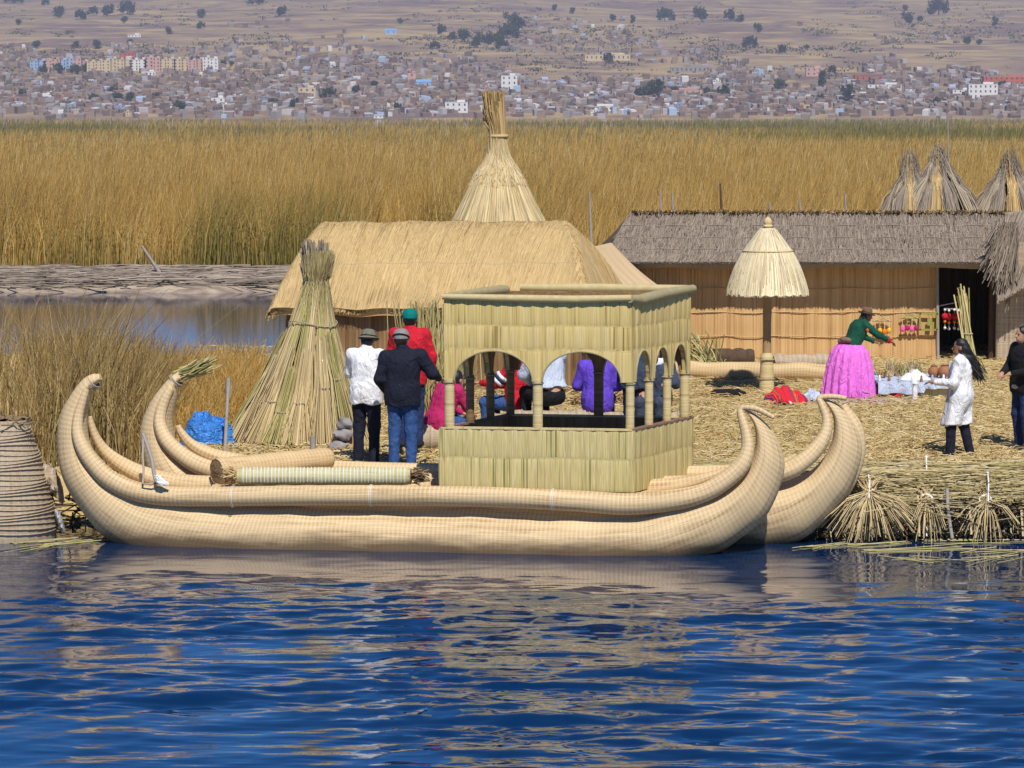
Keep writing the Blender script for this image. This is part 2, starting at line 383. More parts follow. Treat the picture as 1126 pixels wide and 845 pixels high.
# ------------------------------------------------------------------ hills across the lake
HY0, HY1 = 2600.0, 7200.0
def hz(x, y):
    x = np.asarray(x, float); y = np.asarray(y, float)
    t = np.clip((y - HY0) / 3400.0, 0, 3)
    base = 235 * t ** 1.12
    rid = 46 * (fbm(x / 900 + 3.1, y / 900, 31, 4) - .47) * smooth(0.05, .6, t) + 13 * (fbm(x / 190, y / 240, 40, 3) - .45) * smooth(.03, .3, t)
    knoll = 16 * np.exp(-(((x + 260) / 150) ** 2 + ((y - 2960) / 160) ** 2)) + 10 * np.exp(-(((x - 420) / 90) ** 2 + ((y - 4700) / 500) ** 2))
    return -1.5 + base + rid + knoll
xs = np.linspace(-1900, 1900, 230); ys = np.linspace(2500, HY1, 240)
X, Yg = np.meshgrid(xs, ys)
k = NB('hill_ground', .95, .1)
a = k.noise(k.coord('Position', (.0045, .0032, .0)), 1, 5, .6); b = k.noise(k.coord('Position', (.028, .03, .12)), 1, 5, .7); cc = k.noise(k.coord('Position', (.009, .006, .16)), 1, 4, .6)
c = k.ramp(a, [(.36, (.19, .125, .105)), (.48, (.26, .18, .125)), (.58, (.35, .25, .14)), (.7, (.24, .165, .12))])
c = k.mix(c, (.085, .07, .055), k.math('MULTIPLY', k.ramp(b, [(.52, (0, 0, 0)), (.66, (1, 1, 1))]), .75))
c = k.mix(c, (.46, .335, .15), k.math('MULTIPLY', k.ramp(cc, [(.52, (0, 0, 0)), (.60, (1, 1, 1))]), .75))
k.color(c)
V, Q = gmesh(xs, ys, hz(X, Yg))
props(link('hills', np_mesh('hills', V, Q, k.m)), kind='structure')
_hy = np.linspace(2560, 6900, 1100)
def hill_at(px, py):
    d = ray(px, py); t = _hy / d.y; zz = CAM_Z + d.z * t; xx = d.x * t
    g = hz(xx, _hy); i = np.nonzero(zz <= g)[0]
    i = i[0] if len(i) else len(_hy) - 1
    return Vector((float(xx[i]), float(_hy[i]), float(g[i])))

# town ------------------------------------------------------------
WIN = m_plain('far_window', (.03, .03, .035), .3, .1, 1, .4, 0)
TW = {n: m_plain('far_wall_' + n, c, .9, .12, .2, .1, 0) for n, c in dict(brick=(.22, .12, .085), brown=(.17, .115, .085), cream=(.58, .46, .28), white=(.70, .68, .64), blue=(.30, .42, .60), pink=(.55, .33, .27), red=(.45, .12, .07), grey=(.27, .25, .25)).items()}
TR = {n: m_plain('far_roof_' + n, c, .7, .15, .2, .2, 0) for n, c in dict(tin=(.36, .36, .38), rust=(.20, .11, .08), blue=(.18, .36, .62), pale=(.55, .53, .50)).items()}
def house_mesh(name, w, d, h, wall, roof, gable, storeys, nwin, top=None):
    mb = MB()
    mb.cur = 0; mb.box((0, 0, h / 2 - 2), (w, d, h + 4))
    if gable:
        mb.cur = 1; r = h + min(w, d) * .26; o = .35
        V = [(-w/2-o, -d/2-o, h), (w/2+o, -d/2-o, h), (w/2+o, 0, r), (-w/2-o, 0, r), (-w/2-o, d/2+o, h), (w/2+o, d/2+o, h)]
        mb.add(V, [(0, 1, 2, 3), (3, 2, 5, 4), (0, 3, 4), (1, 5, 2), (0, 4, 5, 1)])
    else:
        mb.cur = 1; mb.box((0, 0, h + .12), (w + .3, d + .3, .24))
        for sx in (-1, 1): mb.box((sx * (w / 2 - .2), -d / 2 + .3, h + .7), (.3, .3, 1.0))
        mb.cur = 0; mb.box((w * .2, d * .1, h + 1.2), (w * .35, d * .4, 2.0))
    mb.cur = 2; sh = h / storeys
    for s_ in range(storeys):
        for i in range(nwin):
            mb.box((-w / 2 + (i + .5) * w / nwin, -d / 2 - .05, s_ * sh + sh * .55), (min(1.3, w / nwin * .5), .16, sh * .42))
    if top: mb.cur = 1; mb.box((0, 0, h + .5), (w * .5, d * .5, 1.0))
    o = mb.build(name, [TW[wall], TR[roof], WIN], None, (0, 0, 0), smooth=False)
    return o
protos = []
HLAB = {'brick': 'small brick red house with dark windows in the hillside town', 'brown': 'small mud brown house on the hillside across the lake', 'cream': 'small cream painted house in the hillside town across the lake',
        'white': 'small white painted house standing out in the hillside town', 'blue': 'small blue painted house in the hillside town across the lake', 'pink': 'small pink plastered house in the hillside town', 'grey': 'small grey concrete house in the hillside town across the lake'}
for wall, roof, w_ in (('brick', 'tin', 3), ('brick', 'rust', 4), ('brown', 'tin', 3), ('brown', 'rust', 3), ('cream', 'rust', 1), ('white', 'tin', 2), ('white', 'pale', 1), ('blue', 'tin', 1), ('pink', 'rust', 1), ('grey', 'tin', 3), ('grey', 'pale', 2)):
    for var in range(2):
        st = 1 + var; o = house_mesh('house', random.uniform(8, 12), random.uniform(7, 9), 3.2 * st, wall, roof, var == 0, st, 2 + var)
        protos.append([o, wall, w_, False])
wts = [p[2] for p in protos]
def town_px(low):
    while True:
        px = random.uniform(-120, 1246); py = random.triangular(14, 134, 98) if not low else random.triangular(84, 131, 124)
        dens = fbm(np.array([px / 150.]), np.array([py / 40.]), 77)[0]
        lim = (.535 - .36 * (py - 14) / 112 if py < 122 else 0) + (.10 if px > 820 and py < 95 else 0) + (.09 if px < 330 and 88 < py < 112 else 0)
        if dens > lim: return px, py
nh = 0
while nh < 262:
    px, py = town_px(True)
    if px < -20 or px > 1146: continue
    g = hill_at(px, py); pr = random.choices(protos, wts)[0]
    o = pr[0] if not pr[3] else pr[0].copy()
    if pr[3]: COL.objects.link(o)
    pr[3] = True
    o.location = g; o.rotation_euler = (0, 0, random.uniform(-.6, .6)); s = random.uniform(.5, .9); o.scale = (s, s, s)
    props(o, HLAB[pr[1]], 'house', 'small %s houses of the hillside town' % pr[1]); nh += 1
for pr in protos:
    if not pr[3]: bpy.data.objects.remove(pr[0])
# the rest of the town as one mass
k = NB('far_town', .9, .1); r = k.n('ShaderNodeNewGeometry').outputs['Random Per Island']
k.color(k.ramp(r, [(0, (.17, .125, .10)), (.22, (.23, .155, .115)), (.42, (.28, .20, .15)), (.6, (.30, .27, .255)), (.76, (.24, .195, .165)), (.88, (.40, .36, .36)), (.955, (.60, .57, .54)), (.98, (.36, .45, .58)), (1, (.62, .50, .34))], 'CONSTANT'))
Vs = []; Qs = []; nb = 0
for i in range(5000):
    px, py = town_px(i % 3 == 0); g = hill_at(px, py); w, d, h = random.uniform(3.5, 8.5), random.uniform(4, 8), random.choice((2.2, 2.6, 3, 4.5, 5.5))
    a = random.uniform(-.7, .7); ca, sa = math.cos(a), math.sin(a); r_ = random.uniform(0, 1.8)
    pts = [(-w/2, -d/2, -3), (w/2, -d/2, -3), (w/2, d/2, -3), (-w/2, d/2, -3), (-w/2, -d/2, h), (w/2, -d/2, h), (w/2, d/2, h + r_), (-w/2, d/2, h + r_)]
    Vs += [(g.x + x * ca - y * sa, g.y + x * sa + y * ca, g.z + z) for x, y, z in pts]
    Qs += [[nb + j for j in f] for f in ((4, 5, 6, 7), (0, 1, 5, 4), (1, 2, 6, 5), (2, 3, 7, 6), (3, 0, 4, 7))]; nb += 8
props(link('town_houses', np_mesh('town_houses', Vs, Qs, k.m, False)), 'dense mass of tiny brick and tin roofed houses climbing the far hillside', 'town', None, 'stuff')
# larger buildings one can pick out
def big(px, py, w, d, h, wall, roof, st, nw, label, gable=False, grp=None, rz=0):
    g = hill_at(px, py); o = house_mesh('building' if grp is None else 'apartment_block', w, d, h, wall, roof, gable, st, nw)
    o.location = g; o.rotation_euler = (0, 0, rz); return props(o, label, 'building', grp)
big(668, 67, 54, 12, 7, 'cream', 'pale', 1, 10, 'long low cream building above the middle of the hillside town')
big(1080, 109, 28, 12, 14, 'white', 'pale', 3, 6, 'white three storey building with rows of windows low on the right of the town')
big(1106, 94, 48, 12, 9, 'red', 'pale', 2, 9, 'long red and white building at the right end of the town')
big(955, 90, 30, 10, 6, 'red', 'rust', 1, 5, 'long red roofed building in the right half of the town', True)
big(972, 100, 34, 10, 6, 'white', 'tin', 2, 6, 'white two storey building in front of the long red roofed one')
big(430, 38, 16, 10, 5, 'blue', 'blue', 1, 2, 'bright blue roofed shed high on the middle slope', True)
big(466, 96, 15, 10, 5, 'blue', 'blue', 1, 2, 'pale blue roofed shed in the lower middle of the town', True)
big(502, 124, 20, 10, 9, 'white', 'pale', 2, 4, 'white building with dark windows by the reeds left of the straw cone')
big(560, 100, 16, 10, 15, 'white', 'pale', 3, 3, 'tall white building just right of the straw cone tip')
big(240, 118, 12, 8, 8, 'white', 'pale', 2, 2, 'lone white house at the foot of the left slope')
big(338, 108, 16, 9, 9, 'cream', 'pale', 2, 3, 'cream building low between dark trees left of centre')
big(164, 84, 15, 8, 5, 'white', 'pale', 1, 4, 'white flat building below the row of apartment blocks')
big(148, 41, 18, 8, 3, 'white', 'pale', 1, 4, 'long white shed high above the apartment blocks')
big(895, 84, 18, 9, 9, 'pink', 'pale', 2, 3, 'pink building with a pale roof in the right half of the town')
big(757, 80, 40, 10, 6, 'grey', 'tin', 1, 8, 'long grey tin roofed hall in the middle of the town')
big(745, 105, 48, 10, 5, 'pink', 'rust', 1, 8, 'long low rust roofed hall beside two dark trees')
big(453, 91, 9, 8, 10, 'pink', 'rust', 2, 1, 'narrow pink tower house left of the straw cone')
big(1098, 20, 16, 9, 4, 'grey', 'rust', 1, 3, 'lone grey farmhouse on the upper right slope', True)
big(655, 122, 42, 8, 4, 'white', 'tin', 1, 8, 'long white shed at the water end of the town')
big(1058, 106, 20, 10, 6, 'white', 'pale', 2, 4, 'low white house left of the three storey white building')
cols = ['blue', 'pink', 'blue', 'pink', 'cream', 'cream', 'cream', 'white', 'pink', 'cream', 'cream', 'pink', 'white']
for i in range(26):
    px = 38 + i * 7.9; wl = cols[i // 2]
    big(px, 80 - (1.5 if i > 12 else 0) + random.uniform(-.8, .8), random.uniform(8.5, 10.5), 9, random.uniform(12, 16), wl, 'pale' if i % 3 else 'rust', 4, 2,
        {'blue': 'pale blue apartment block', 'pink': 'pink apartment block', 'cream': 'cream apartment block', 'white': 'white apartment block'}[wl] + ' in the long row of blocks on the left hillside', False, wl + ' apartment blocks on the left hillside')
big(140, 66, 20, 9, 8, 'red', 'rust', 2, 4, 'brick red building rising behind the row of apartment blocks')

# far trees
k = NB('far_leaves', .8, .2); r = k.n('ShaderNodeNewGeometry').outputs['Random Per Island']
k.color(k.ramp(r, [(0, (.018, .034, .012)), (.5, (.035, .055, .02)), (1, (.06, .08, .03))]))
FARLEAF = k.m; BARK = m_plain('far_bark', (.12, .09, .07), .9, .2, 1, .1, 0)
def crown_mesh(seed, tall):
    rr = np.random.default_rng(seed); n = 460
    ctr = rr.normal(size=(7, 3)) * np.array([.28, .28, .26]) + np.array([0, 0, .62])
    c = ctr[rr.integers(0, 7, n)] + rr.normal(size=(n, 3)) * .155
    if tall: c[:, :2] *= .55
    c[:, 2] = np.clip(c[:, 2], .16, 1.2)
    s = rr.uniform(.05, .10, n)
    dirs = rr.normal(size=(n, 2, 3)); dirs /= np.linalg.norm(dirs, axis=2, keepdims=True)
    t = np.array([[1, 1], [-1, 1], [-1, -1], [1, -1]])
    V = c[:, None, :] + s[:, None, None] * (t[None, :, :1] * dirs[:, None, 0] + t[None, :, 1:] * dirs[:, None, 1])
    return np_mesh('crown', V.reshape(-1, 3), np.arange(n * 4).reshape(n, 4), FARLEAF, False)
CR = [crown_mesh(i, i >= 3) for i in range(6)]
mb = MB(); mb.tube([(0, 0, -.15), (.02, 0, .3), (0, .02, .7)], [.05, .035, .012], 7)
trunk0 = mb.build('trunk', BARK, None, (0, 0, 0)); trunk_me = trunk0.data; bpy.data.objects.remove(trunk0)
TREES = [(10, 4, 9, 0), (20, 4, 8, 0), (50, 6, 7, 0), (66, 20, 12, 0), (90, 22, 11, 3), (103, 17, 9, 0), (117, 18, 13, 3), (140, 16, 14, 0), (136, 26, 7, 1), (222, 20, 9, 0), (220, 32, 8, 3), (285, 6, 14, 0), (308, 18, 11, 3), (21, 28, 6, 1), (39, 54, 8, 1), (84, 53, 7, 0), (106, 54, 9, 0), (142, 50, 6, 1), (185, 38, 7, 0), (214, 72, 8, 2), (246, 73, 6, 1), (255, 73, 5, 1), (232, 75, 6, 1),
         (48, 82, 9, 0), (65, 82, 11, 1), (83, 82, 10, 0), (96, 80, 10, 3), (126, 77, 10, 0), (24, 108, 10, 3), (103, 113, 9, 0), (124, 106, 10, 0), (130, 113, 10, 1), (144, 113, 10, 0), (172, 112, 9, 0), (197, 124, 12, 0),
         (485, 38, 11, 3), (498, 44, 8, 0), (511, 46, 12, 1), (525, 52, 11, 0), (537, 50, 12, 2), (548, 50, 13, 1), (558, 44, 16, 0), (570, 36, 16, 1), (552, 54, 10, 0), (565, 26, 10, 2), (478, 54, 8, 0), (440, 27, 6, 1), (362, 111, 13, 0), (390, 105, 11, 3), (300, 118, 9, 0), (322, 120, 11, 3), (413, 98, 8, 1), (437, 123, 10, 3),
         (731, 24, 14, 0), (772, 23, 15, 3), (803, 23, 13, 3), (815, 25, 8, 0), (825, 53, 12, 0), (835, 36, 10, 3), (674, 24, 8, 3), (695, 26, 7, 4), (717, 109, 19, 1), (702, 110, 14, 3), (742, 104, 8, 0), (797, 109, 15, 3), (777, 106, 9, 1), (669, 69, 10, 0), (905, 97, 15, 4), (857, 98, 10, 0), (904, 113, 9, 3), (934, 114, 16, 4), (1032, 17, 17, 0), (1000, 27, 11, 2), (1012, 24, 6, 0), (1093, 29, 8, 4), (860, 58, 8, 0), (855, 100, 7, 1), (1064, 49, 8, 0), (1076, 50, 6, 1), (1030, 118, 10, 1), (985, 98, 7, 3), (995, 12, 6, 0), (887, 55, 5, 1), (915, 80, 7, 0), (609, 12, 7, 3), (630, 15, 6, 0), (1100, 98, 9, 3)]
for i, (px, py, hp, kd) in enumerate(TREES):
    g = hill_at(px, py); s = hp * g.y / F_PX
    t = root('tree', g, 'dark green tree standing among the houses and fields of the far hillside' if kd < 3 else 'tall narrow dark tree standing on the far hillside', 'tree', 'bushy trees on the far hillside' if kd < 3 else 'tall trees on the far hillside')
    t.scale = (s, s, s); t.rotation_euler = (0, 0, random.uniform(0, 6))
    for nm, me in (('trunk', trunk_me), ('crown', CR[kd])):
        o = bpy.data.objects.new(nm, me); COL.objects.link(o); o.parent = t
# scrub on the hill: nobody could count it
n = 2600; pts = []
while len(pts) < n:
    px, py = random.uniform(-150, 1276), random.triangular(-8, 126, 40)
    if fbm(np.array([px / 60.]), np.array([py / 9.]), 5)[0] > .47: pts.append(hill_at(px, py))
c = np.array([tuple(p) for p in pts])[:, None, :] + rng.normal(size=(n, 9, 3)) * np.array([3.5, 3, .9]) + np.array([0, 0, 1.0]); c = c.reshape(-1, 3)
s = rng.uniform(.5, 1.2, len(c)); dirs = rng.normal(size=(len(c), 2, 3)); dirs /= np.linalg.norm(dirs, axis=2, keepdims=True)
t = np.array([[1, 1], [-1, 1], [-1, -1], [1, -1]])
V = c[:, None, :] + s[:, None, None] * (t[None, :, :1] * dirs[:, None, 0] + t[None, :, 1:] * dirs[:, None, 1])
props(link('hill_scrub', np_mesh('hill_scrub', V.reshape(-1, 3), np.arange(len(c) * 4).reshape(-1, 4), FARLEAF, False)), 'low dark scrub dotted over the dry far hillside', 'scrub', None, 'stuff')

# ------------------------------------------------------------------ reed beds
def m_reeds(name, gs, ns):
    k = NB(name, .7, .25)
    r = k.n('ShaderNodeNewGeometry').outputs['Random Per Island']
    at = k.n('ShaderNodeAttribute', attribute_name='tint').outputs['Fac']; hh = k.n('ShaderNodeAttribute', attribute_name='hh').outputs['Fac']
    c = k.mix(k.ramp(r, gs), k.ramp(r, ns), k.math('ADD', at, k.math('MULTIPLY', k.math('SUBTRACT', .45, hh), .7), True)); k.color(c)
    tr = k.n('ShaderNodeBsdfTranslucent'); k.l(c, tr.inputs['Color'])
    ms = k.n('ShaderNodeMixShader'); ms.inputs[0].default_value = .18
    k.l(k.b.outputs[0], ms.inputs[1]); k.l(tr.outputs[0], ms.inputs[2]); k.l(ms.outputs[0], k.N['Material Output'].inputs['Surface'])
    return k.m
GREENS = [(0, (.14, .13, .03)), (.5, (.25, .21, .05)), (1, (.36, .29, .08))]
REED = m_reeds('standing_reeds', [(0, (.42, .23, .05)), (.4, (.60, .36, .085)), (.75, (.70, .45, .125)), (1, (.76, .58, .27))], GREENS)
SHORE = m_reeds('shore_reeds', [(0, (.15, .085, .025)), (.3, (.34, .215, .07)), (.7, (.48, .33, .12)), (1, (.62, .48, .24))], [(0, (.06, .05, .015)), (.5, (.15, .13, .035)), (1, (.26, .22, .07))])
def reed_front(x): return np.interp(x, [-40, -3, 1, 40], [95.5, 95.5, 84, 82])
def reeds(x, y, z, h, w, lean, tint, name, label, mat=None):
    N = len(x); az = rng.uniform(0, 6.28, N)
    b = np.stack([x, y, z], -1); d = np.stack([np.cos(az), np.sin(az), 0 * az], -1) * lean[:, None] + np.array([.10, 0, 0])
    p1 = b + d * (h * .35)[:, None] * .6 + np.array([0, 0, 1]) * (h * .5)[:, None]
    p2 = b + d * (h)[:, None] + np.array([0, 0, 1]) * h[:, None]
    Pth = np.stack([b, p1, p2], 1); Rd = np.stack([w, w * .85, w * .25], -1) * .5
    o = strands(name, Pth, Rd, mat or REED, tint=tint); return props(o, label, 'reeds', None, 'stuff')
N = 250000
tt = rng.uniform(1 / 2450., 1 / 80., N); y = 1 / tt; x = rng.uniform(-.235, .235, N) * y
m = (y > reed_front(x) + rng.uniform(0, 3, N) + 3.5 * fbm(x / 2.2, 0 * x, 51)) & (rng.random(N) < .30 + .70 * smooth(.34, .56, fbm(x / 2.6, y / 7., 52))); x, y = x[m], y[m]; N = len(x)
ntint = fbm(x / 11., y / 26., 14); n2 = fbm(x / 4., y / 9., 18)
near = 1 - smooth(110, 170, y)
tint = -.30 + .75 * smooth(.45, .62, ntint) * .55 + rng.normal(0, .10, N) + near * (.02 + .72 * smooth(.44, .66, n2)) * np.where(x < 2, 1, .6) + 1.25 * smooth(300, 520, y) * (.5 + smooth(.42, .58, fbm(x / 90., y / 260., 3)))
hgt = (1.6 + 1.15 * fbm(x / 3.2, y / 6., 6) + rng.normal(0, .20, N)) * (1 - .25 * rng.random(N) ** 3) + near * .95 * smooth(.46, .62, n2) * np.where(x < 2, 1, .3)
reeds(x, y, -.1 + 0 * x, hgt, np.maximum(.014, y / F_PX * .85) * rng.uniform(.6, 1.3, N), np.abs(rng.normal(0, .13, N)) + near * np.abs(rng.normal(0, .12, N)), tint, 'reed_bed', 'broad bed of golden and green reeds between the island and the far shore')
# reeds at the left end of the island
N = 26000
x = rng.uniform(-13, -3.9, N); y = rng.uniform(38.7, 58.5, N)
lim = np.interp(y, [38, 46, 50, 59], [-4.55, -4.7, -4.25, -4.6]); pxx = CX + x / y * F_PX
clmp = fbm(x * 1.6, y * 1.0, 61); m = (x < lim - rng.uniform(0, .3, N)) & (x > -.2 * y) & (rng.random(N) < smooth(.36, .58, clmp) + .12) & (rng.random(N) < np.interp(pxx, [-60, 10, 45], [.25, .35, 1])) & (rng.random(N) < np.interp(y, [39, 48, 58], [1, .8, .45]))
x, y = x[m], y[m]; N = len(x)
env = 1.0 - .42 * smooth(-6.3, -4.4, x * 44 / y) - .30 * smooth(-8.4, -9.6, x * 44 / y * 1.22) * 0
nn = fbm(x * 1.1, y * .5, 33)
hgt = np.interp(y, [39, 44, 50, 58], [1.75, 1.75, 1.05, .72]) * (.55 + .85 * nn + rng.normal(0, .16, N)) * env
tint = -.22 + .75 * smooth(.48, .66, fbm(x * .9, y * .6, 44)) + rng.normal(0, .12, N)
reeds(x, y, gz(x, y) - .12, np.maximum(hgt, .3), rng.uniform(.009, .019, N), np.abs(rng.normal(0, .28, N)) + .03, tint, 'shore_reeds', 'tangled brown and green reeds growing behind the boat prows on the left', SHORE)
N = 6500
y = rng.uniform(42.6, 51, N); px = rng.uniform(190, 312, N); x = (px - CX) / F_PX * y; m = (x < np.interp(y, [42, 44, 46, 51], [-4.3, -3.85, -3.75, -3.75]) - rng.uniform(0, .3, N)) & (rng.random(N) < smooth(.3, .6, fbm(x * 2, y, 71)) + .25); x, y = x[m], y[m]; N = len(x)
reeds(x, y, gz(x, y) - .05, np.interp(y, [42, 46, 51], [.55, .75, .8]) * rng.uniform(.4, 1.2, N), rng.uniform(.008, .015, N), np.abs(rng.normal(0, .4, N)) + .05, -.25 + rng.normal(0, .1, N), 'dry_grass', 'short dry golden grass between the reeds and the thatched hut', REED)
# mud and litter strip in front of the far reeds
k = NB('reed_litter', .95, .1); p = k.coord('Position', (.8, 5, 1)); nz = k.noise(p, 1.2, 5, .7)
k.color(k.ramp(nz, [(.35, (.17, .13, .10)), (.5, (.28, .22, .17)), (.65, (.42, .34, .25))])); k.bump(nz, .6, .05)
xs = np.arange(-32, 4, .3); ys = np.arange(84, 99, .3); X, Yg = np.meshgrid(xs, ys)
d = np.minimum(Yg - (87.2 + 1.6 * fbm(X / 3, 0 * X, 2) + np.clip(X + 4, 0, 9)), 98.5 - Yg)
V, Q = gmesh(xs, ys, -.3 + (.46 + .10 * fbm(X, Yg * 2, 4)) * smooth(-.3, .5, d))
props(link('mud_bank', np_mesh('mud_bank', V, Q, k.m)), kind='structure')
N = 3500; x = rng.uniform(-24, -2, N); y = rng.uniform(88.2, 97, N); L = rng.uniform(.3, 1.4, N); a = rng.normal(0, .25, N)
b = np.stack([x, y, .23 + rng.uniform(0, .12, N)], -1); e = b + np.stack([np.cos(a) * L, np.sin(a) * L, rng.uniform(-.04, .06, N)], -1)
props(strands('reed_litter', np.stack([b, (b + e) / 2 + np.array([0, 0, .03]), e], 1), rng.uniform(.012, .03, N), S_GREY), 'flattened dead reeds littering the far bank', 'litter', None, 'stuff')
# loose straw on the island
N = 46000
yy = 1 / rng.uniform(1 / 60., 1 / 37.2, N); x = rng.uniform(-.10, .185, N) * yy + 0; y = yy
m = (y > edge_front(x) + .05); x, y = x[m], y[m]; N = len(x)
L = rng.uniform(.05, .20, N) * np.where(rng.random(N) < .1, 2, 1); a = rng.uniform(0, 6.28, N); pt = rng.normal(.04, .12, N)
b = np.stack([x, y, gz(x, y) + rng.uniform(-.01, .045, N)], -1); e = b + np.stack([np.cos(a) * L, np.sin(a) * L, pt * L], -1)
mid = (b + e) / 2 + np.stack([0 * x, 0 * x, rng.uniform(.0, .03, N)], -1)
props(strands('loose_straw', np.stack([b, mid, e], 1), rng.uniform(.004, .0095, N), S_GROUND), 'loose dry straw trodden all over the island floor', 'straw', None, 'stuff')
# cut reeds laid along the right shore, combed to the right, and dark wet reeds below them
N = 8500
x = rng.uniform(2.5, 8.2, N); off = rng.uniform(-.06, 1.15, N); y = edge_front(x) + off
L = rng.uniform(.5, 1.5, N); a = rng.normal(.05, .28, N) + .25 * np.sin(x * 2.6); sg = np.where(rng.random(N) < .5, 1, -1)
hz0 = .36 + .26 * smooth(-.05, .5, off) + rng.uniform(0, .10, N)
b = np.stack([x, y, hz0], -1); dr = np.stack([sg * np.cos(a) * L, np.sin(a) * L * .7, rng.normal(-.015, .05, N) * L], -1)
e = b + dr; mid = (b + e) / 2 + np.stack([0 * x, 0 * x, rng.uniform(.01, .06, N)], -1)
e[:, 2] = np.maximum(e[:, 2], .28)
props(strands('laid_reeds', np.stack([b, mid, e], 1), rng.uniform(.0035, .0075, N), S_LAID), 'cut reeds laid lengthwise along the shore to bind the island edge', 'reeds', None, 'stuff')
N = 2600
x = rng.uniform(-6.6, 8.4, N); x = np.where(rng.random(N) < .75, rng.uniform(2.4, 8.4, N), x); y = edge_front(x) + rng.uniform(-.22, .10, N)
L = rng.uniform(.15, .7, N); a = rng.uniform(0, 6.28, N); tilt = rng.normal(0, .5, N)
b = np.stack([x, y, rng.uniform(.02, .40, N)], -1); e = b + np.stack([np.cos(a) * L, np.sin(a) * L * .3 - .05, tilt * L * .6], -1)
e[:, 2] = np.clip(e[:, 2], -.05, .5)
props(strands('rotted_reeds', np.stack([b, (b + e) / 2, e], 1), rng.uniform(.006, .014, N), S_ROT), 'dark wet rotting reeds at the waterline under the island edge', 'reeds', None, 'stuff')
N = 900
x = rng.uniform(2.6, 8.2, N); y = edge_front(x) - rng.uniform(.0, .16, N); L = rng.uniform(.2, .5, N)
b = np.stack([x, y + .05, rng.uniform(.30, .46, N)], -1); sw = rng.normal(0, .16, N) + .25 * np.sin(x * 5.2)
e = b + np.stack([sw * 1.0, -rng.uniform(.02, .2, N), -L], -1); e[:, 2] = np.maximum(e[:, 2], -.03)
props(strands('hanging_straw', np.stack([b, (b + e) / 2 + np.array([0, -.04, .03]), e], 1), rng.uniform(.005, .009, N), S_PALE), 'pale straw ends hanging down over the island edge', 'straw', None, 'stuff')

def fan(px, py, w, n, label):
    a = P(px, py, 36.75); t = root('reed_fan', (a.x, a.y, .0), label, 'straw bundle', 'reed bundles tied over the shore edge')
    ang = rng.uniform(-1, 1, n); L = rng.uniform(.25, .56, n) * (a.z / .5)
    b = np.tile(np.array(a), (n, 1)) + rng.normal(0, .02, (n, 3)); e = b + np.stack([ang * w, -rng.uniform(.05, .22, n), -L * (1 - .35 * ang ** 2)], -1)
    e[:, 2] = np.maximum(e[:, 2], -.02)
    mid = (b + e) / 2 + np.stack([ang * w * .10, -.06 + 0 * ang, .05 + 0 * ang], -1)
    strands('straws', np.stack([b, mid, e], 1), rng.uniform(.0035, .0075, n), S_PALE, t)
    b2 = np.tile(np.array(a), (n // 2, 1)) + rng.normal(0, .025, (n // 2, 3)); e2 = b2 + np.stack([rng.normal(0, .12, n // 2), rng.uniform(.3, .7, n // 2), rng.uniform(.02, .12, n // 2)], -1)
    strands('tail', np.stack([b2, (b2 + e2) / 2 + np.array([0, 0, .05]), e2], 1), rng.uniform(.007, .012, n // 2), S_PALE, t)
    mb = MB(); mb.tube([a + Vector((.07 * math.cos(q), .02 + .06 * math.sin(q) * .6, .05 * math.sin(q))) for q in np.linspace(0, 6.28, 13)], .012, 6, False); mb.build('tie', WCORD, t)
fan(956, 543, .58, 170, 'large splayed straw bundle tied over the edge just right of the boat prows')
fan(1019, 549, .22, 50, 'narrow straw bundle hanging over the edge beside two white cords')
fan(1084, 550, .36, 50, 'sparse straw bundle spread over the edge nearest the right side')
for px, p0, p1, lab in ((955, 522, 548, 'thin white cord above the large splayed straw bundle'), (1018.5, 503, 590, 'long white cord hanging over the shore edge from a small knot'), (1086, 520, 552, 'faint white cord above the sparse straw bundle on the right')):
    mb = MB(); a = P(px, p0, 37.35 if p0 > 510 else 37.9); b = P(px + .5, p1, 36.62)
    a.z = max(a.z, gzf(a.x, a.y) + .05)
    mb.tube([a, (a * .5 + b * .5) + Vector((0, -.05, .07)), b], .010, 6); mb.ball(a, .02, 8, 6)
    props(mb.build('shore_rope', WCORD, None, b), lab, 'rope')
mb = MB(); mb.tube([P(1041.5, 537, 36.7), P(1042, 556, 36.65), P(1044, 573, 36.6), P(1047, 592, 36.55)], .022, 8)
props(mb.build('mooring_post', GREYWOOD, None, P(1047, 592, 36.55)), 'thin bleached stake standing in the water in front of the shore', 'stake')
for px, p0, p1, lab in ((1009, 545, 590, 'first leaning pale reed stake left of the white cord'), (1066, 556, 588, 'short pale reed stake between the bleached stake and the right straw bundle'), (1123, 560, 590, 'pale reed stake at the right end of the shore')):
    mb = MB(); mb.tube([P(px, p0, 36.7), P(px + 2, p1, 36.6)], [.016, .014], 7); props(mb.build('reed_stake', S_PALE, None, P(px + 2, p1, 36.6)), lab, 'stake')
# floating stems
fl = [(0, 598, 45, 594), (20, 606, 75, 596), (58, 597, 118, 592), (930, 600, 1010, 597), (960, 606, 1050, 602), (1030, 596, 1120, 594), (1068, 608, 1126, 603), (985, 614, 1040, 617), (1080, 618, 1126, 611), (885, 602, 925, 598)]
for i, (x0, y0, x1, y1) in enumerate(fl):
    a, b = G(x0, y0, .012), G(x1, y1, .012); n = 5
    bb = np.array(a) + rng.normal(0, 1, (n, 3)) * np.array([.12, .14, .004]); ee = np.array(b) + rng.normal(0, 1, (n, 3)) * np.array([.2, .12, .004])
    o = strands('floating_reed', np.stack([bb, (bb + ee) / 2 + rng.normal(0, 1, (n, 3)) * np.array([.05, .05, .004]), ee], 1), rng.uniform(.004, .008, n), S_GREEN, None, tuple(a))
    props(o, 'loose greenish reed stems floating on the water near the shore', 'reeds', 'floating reed stems')

